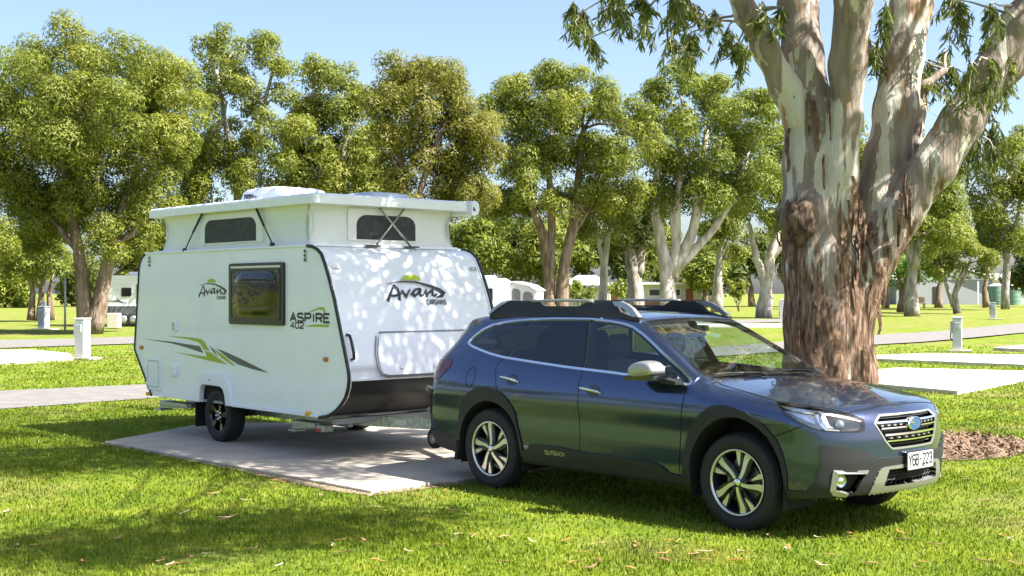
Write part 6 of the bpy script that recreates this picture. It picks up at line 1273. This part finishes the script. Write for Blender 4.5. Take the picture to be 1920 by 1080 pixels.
# trees beyond the left edge: they stand in the mirror of the wagon's doors and the windows
for i, (x, y, hgt) in enumerate(((-46, -22, 12), (-50, -12, 13), (-48, -2, 12), (-53, 7, 13), (-47, 15, 12), (-54, 22, 13), (-46, 29, 12), (-52, 38, 13), (-58, 46, 13), (-60, 0, 16), (-62, 28, 16))):
    rr = np.random.default_rng(70 + i); o = empty('background_tree', (x, y, 0)); tag(o, 'leafy tree beyond the left edge, seen only mirrored in the glass and doors', 'tree', 'trees beyond the left edge')
    bl = [(np.array([rr.normal() * 2.6, rr.normal() * 2.6, hgt * rr.uniform(.4, .9)]), rr.uniform(1.5, 2.4)) for _ in range(16)]
    mb = MB(); mb.tube(*limb(rr, (0, 0, 0), (rr.normal() * .5, rr.normal() * .5, hgt * .7), .4, .1, 8, .05), 10); [mb.tube(*limb(rr, (0, 0, hgt * .3), b[0], .15, .04, 6, .1), 6) for b in bl[:6]]; mb.build('trunk', m_barkg, o)
    C, N, A, T = crown(rr, bl, 6, .42); k = len(C); leaves('crown', C, N, A, .42 * rr.uniform(.7, 1.3, k), .2 * rr.uniform(.7, 1.3, k), T, lf_olive, o)
# ---------------------------------------------------------------- mown grass, fallen leaves, mulch chips
m_blade = bpy.data.materials.new('grass_blade'); m_blade.use_nodes = True; n, L = nodes_of(m_blade); n.remove(n['Principled BSDF'])
geo = n.new('ShaderNodeNewGeometry'); col = lawn_colour(n, L, geo.outputs['Position']); at_ = n.new('ShaderNodeAttribute'); at_.attribute_name = 'tint'
col = mix_n(n, L, 1., col, ramp_n(n, L, at_.outputs['Fac'], [(0, (.85, .95, .8)), (.5, (1.25, 1.2, 1.)), (.85, (1.6, 1.4, 1.3)), (1., (2.2, 1.7, 2.6))]), 'MULTIPLY')
d = n.new('ShaderNodeBsdfPrincipled'); d.inputs['Roughness'].default_value = .5; d.inputs['Specular IOR Level'].default_value = .3; L.new(col, d.inputs['Base Color'])
t = n.new('ShaderNodeBsdfTranslucent'); L.new(col, t.inputs[0]); mx = n.new('ShaderNodeMixShader'); mx.inputs[0].default_value = .5; L.new(d.outputs[0], mx.inputs[1]); L.new(t.outputs[0], mx.inputs[2]); L.new(mx.outputs[0], n['Material Output'].inputs[0])
def blades(name, NB, d0, d1, seed, extra_label):
    rg = np.random.default_rng(seed); dd = d0 * (d1 / d0) ** rg.random(NB); xx = (rg.random(NB) * 2 - 1) * (.43 * dd + .8)
    pt = np.array([noise.noise(Vector((x * .9, y * .9, 0))) for x, y in zip(xx[::1], dd)])
    ok = (rg.random(NB) < .72 + .6 * pt) & (rg.random(NB) > np.clip((dd - 17) / 26, 0, 1))
    for Pg in (PAD, [(-24, 1), (-7.68, 19.03), (-6.09, 20.83), (1.5, 30.0), (9.4, 39.2), (2.5, 36), (-7.07, 24.07), (-9.15, 22.5), (-26, 3.6)], [(6.75, 23.4), (7.62, 21.7), (10.05, 24.95), (11.6, 27.0), (8.6, 28.4), (6.9, 26.5)]): ok &= ~in_poly(Pg, xx, dd)
    soil = in_poly([(x, y) for x, y in P_SOIL], xx, dd); ok &= ~(soil & (rg.random(NB) < .8))
    mr = np.hypot((xx - GUM.x - .1) / 2.25, (dd - GUM.y) / 1.53); ok &= ~((mr < 1.02) & (rg.random(NB) < .97 - .9 * np.clip(mr - .9, 0, .12) / .12 * .5))
    xx, dd, pt = xx[ok], dd[ok], pt[ok]; k = len(xx); h_ = rg.uniform(.014, .034, k) * (1 + .5 * pt) * (1 + .012 * dd); w = rg.uniform(.0035, .006, k) * np.maximum(1, dd / 8.5); a = rg.random(k) * 2 * math.pi
    ln = rg.uniform(.1, .9, k) * h_; ca, sa = np.cos(a), np.sin(a); b = a + rg.normal(size=k) * .8; cb_, sb = np.cos(b), np.sin(b)
    V = np.empty((k, 5, 3)); z = np.zeros(k)
    V[:, 0] = np.stack([xx - ca * w, dd - sa * w, z - .004], 1); V[:, 1] = np.stack([xx + ca * w, dd + sa * w, z - .004], 1)
    mxx, myy = xx + sb * ln * .3, dd - cb_ * ln * .3
    V[:, 2] = np.stack([mxx + ca * w * .8, myy + sa * w * .8, h_ * .6], 1); V[:, 3] = np.stack([mxx - ca * w * .8, myy - sa * w * .8, h_ * .6], 1); V[:, 4] = np.stack([xx + sb * ln, dd - cb_ * ln, h_], 1)
    i = np.arange(k) * 5; F = np.concatenate([np.stack([i, i + 1, i + 2], 1), np.stack([i, i + 2, i + 3], 1), np.stack([i + 3, i + 2, i + 4], 1)])
    o = mesh_np(name, V.reshape(-1, 3), F, m_blade); at2 = o.data.attributes.new('tint', 'FLOAT', 'POINT'); at2.data.foreach_set('value', np.repeat(np.clip(rg.beta(2, 2.4, k), 0, 1), 5).astype(np.float32))
    tag(o, extra_label, 'grass', kind='stuff')
P_SOIL = [fc(*p) for p in ((-5.55, -1.9), (-.4, -1.8), (-.47, -.3), (-.36, -.3), (-.36, -1.95), (-.9, -2.06), (-2.0, -2.02), (-3.0, -2.0), (-4.2, -2.02), (-5.62, -2.02))]
blades('grass', 360000, 6.3, 44, 3, 'short mown green grass of the lawn round the pad and wagon')
# fallen gum leaves
lm_ = [mat('dry_leaf_%s' % c, rgb, .7, var=.2, vscale=20) for c, rgb in (('tan', (.30, .17, .08)), ('brown', (.17, .085, .04)), ('pale', (.42, .33, .23)), ('orange', (.36, .16, .05)))]
for m_ in lm_: m_.name = m_.name
LEAFM = []
for k in range(3):
    V = []; r = random.Random(k); kx = 7
    for i in range(kx):
        t = i / (kx - 1); w = .011 * math.sin(math.pi * (t * .92 + .04)) ** .8; bend = .03 * math.sin(math.pi * t * (1 + .3 * k)); up = .010 + .022 * (2 * t - 1) ** 2 * .4 * (k != 1) + .004 * k
        V += [((t - .5) * .13, bend - w, up + w * .5), ((t - .5) * .13, bend, up), ((t - .5) * .13, bend + w, up + w * .5)]
    F = [[3 * i + j, 3 * i + j + 3, 3 * i + j + 4, 3 * i + j + 1] for i in range(kx - 1) for j in range(2)]; LEAFM.append((V, F))
LM = []
for j, m_ in enumerate(lm_):
    for V, F in LEAFM: o = mesh_np('fallen_leaf', V, F, m_, None, True); LM.append(o.data); bpy.data.objects.remove(o)
rl_ = random.Random(12); spots = [(700, 958), (915, 938), (925, 930), (838, 925), (1012, 958), (1025, 960), (1105, 955), (1222, 995), (1195, 1024), (1195, 1035), (70, 1030), (90, 1016), (215, 1016), (10, 1006), (1300, 1048), (1480, 1036), (1695, 968), (1640, 975), (1820, 905), (1850, 945), (1735, 920), (1690, 890), (640, 1020), (560, 985), (470, 1035), (360, 1000), (300, 1060), (770, 1040), (860, 1010), (940, 1062), (1060, 1020), (1120, 1060), (1380, 1062), (1560, 1050), (1640, 1068), (1750, 1030), (1880, 1010), (1840, 1060), (1590, 1010), (120, 960), (40, 910), (240, 930), (400, 930), (520, 910), (1780, 960), (1830, 880), (1270, 1020), (1010, 985), (790, 980), (160, 890)]
spots += [(rl_.uniform(1200, 1915), rl_.uniform(900, 1075)) for _ in range(45)] + [(rl_.uniform(5, 1200), rl_.uniform(930, 1075)) for _ in range(35)]
spots = [(u, v) for u, v in spots if not (850 < u < 1770 and v < 1000) or v > 1000]
for u, v in spots:
    dd = 1.7574 * 2377.9 / (v - 548.4); o = link(bpy.data.objects.new('fallen_leaf', rl_.choice(LM))); o.location = ((u - 960) / 2377.9 * dd, dd, .018); s_ = rl_.uniform(.7, 1.15); o.scale = (s_, s_, s_); o.rotation_euler = (rl_.uniform(-.12, .12), rl_.uniform(-.12, .12), rl_.uniform(0, 6.28))
    tag(o, 'dry brown gum leaf lying on the lawn near the wagon and pad', 'leaf', 'fallen leaves on the lawn')
# bark chips on the mulch
rg = np.random.default_rng(4); k = 3500; a = rg.random(k) * 2 * math.pi; r = np.sqrt(rg.random(k)) * 1.06; cx_ = GUM.x + .1 + 2.25 * r * np.cos(a); cy_ = GUM.y + 1.53 * r * np.sin(a); th = rg.random(k) * 6.28; l = rg.uniform(.02, .09, k); w = rg.uniform(.005, .013, k); z = rg.uniform(.02, .05, k) + .03 * (1 - r); tl = rg.normal(size=k) * .015
c, s = np.cos(th), np.sin(th); V = np.empty((k, 4, 3))
for q, (sa, sb) in enumerate(((-1, -1), (1, -1), (1, 1), (-1, 1))): V[:, q] = np.stack([cx_ + sa * l * c / 2 - sb * w * s, cy_ + sa * l * s / 2 + sb * w * c, z + sa * tl + sb * .004], 1)
o = mesh_np('mulch_chips', V.reshape(-1, 3), np.arange(k * 4).reshape(k, 4), mat('bark_chip', (.10, .06, .035), .9, col2=(.22, .145, .09), vscale=9)); tag(o, 'loose bark chips and twigs round the foot of the big gum', 'mulch', kind='stuff')
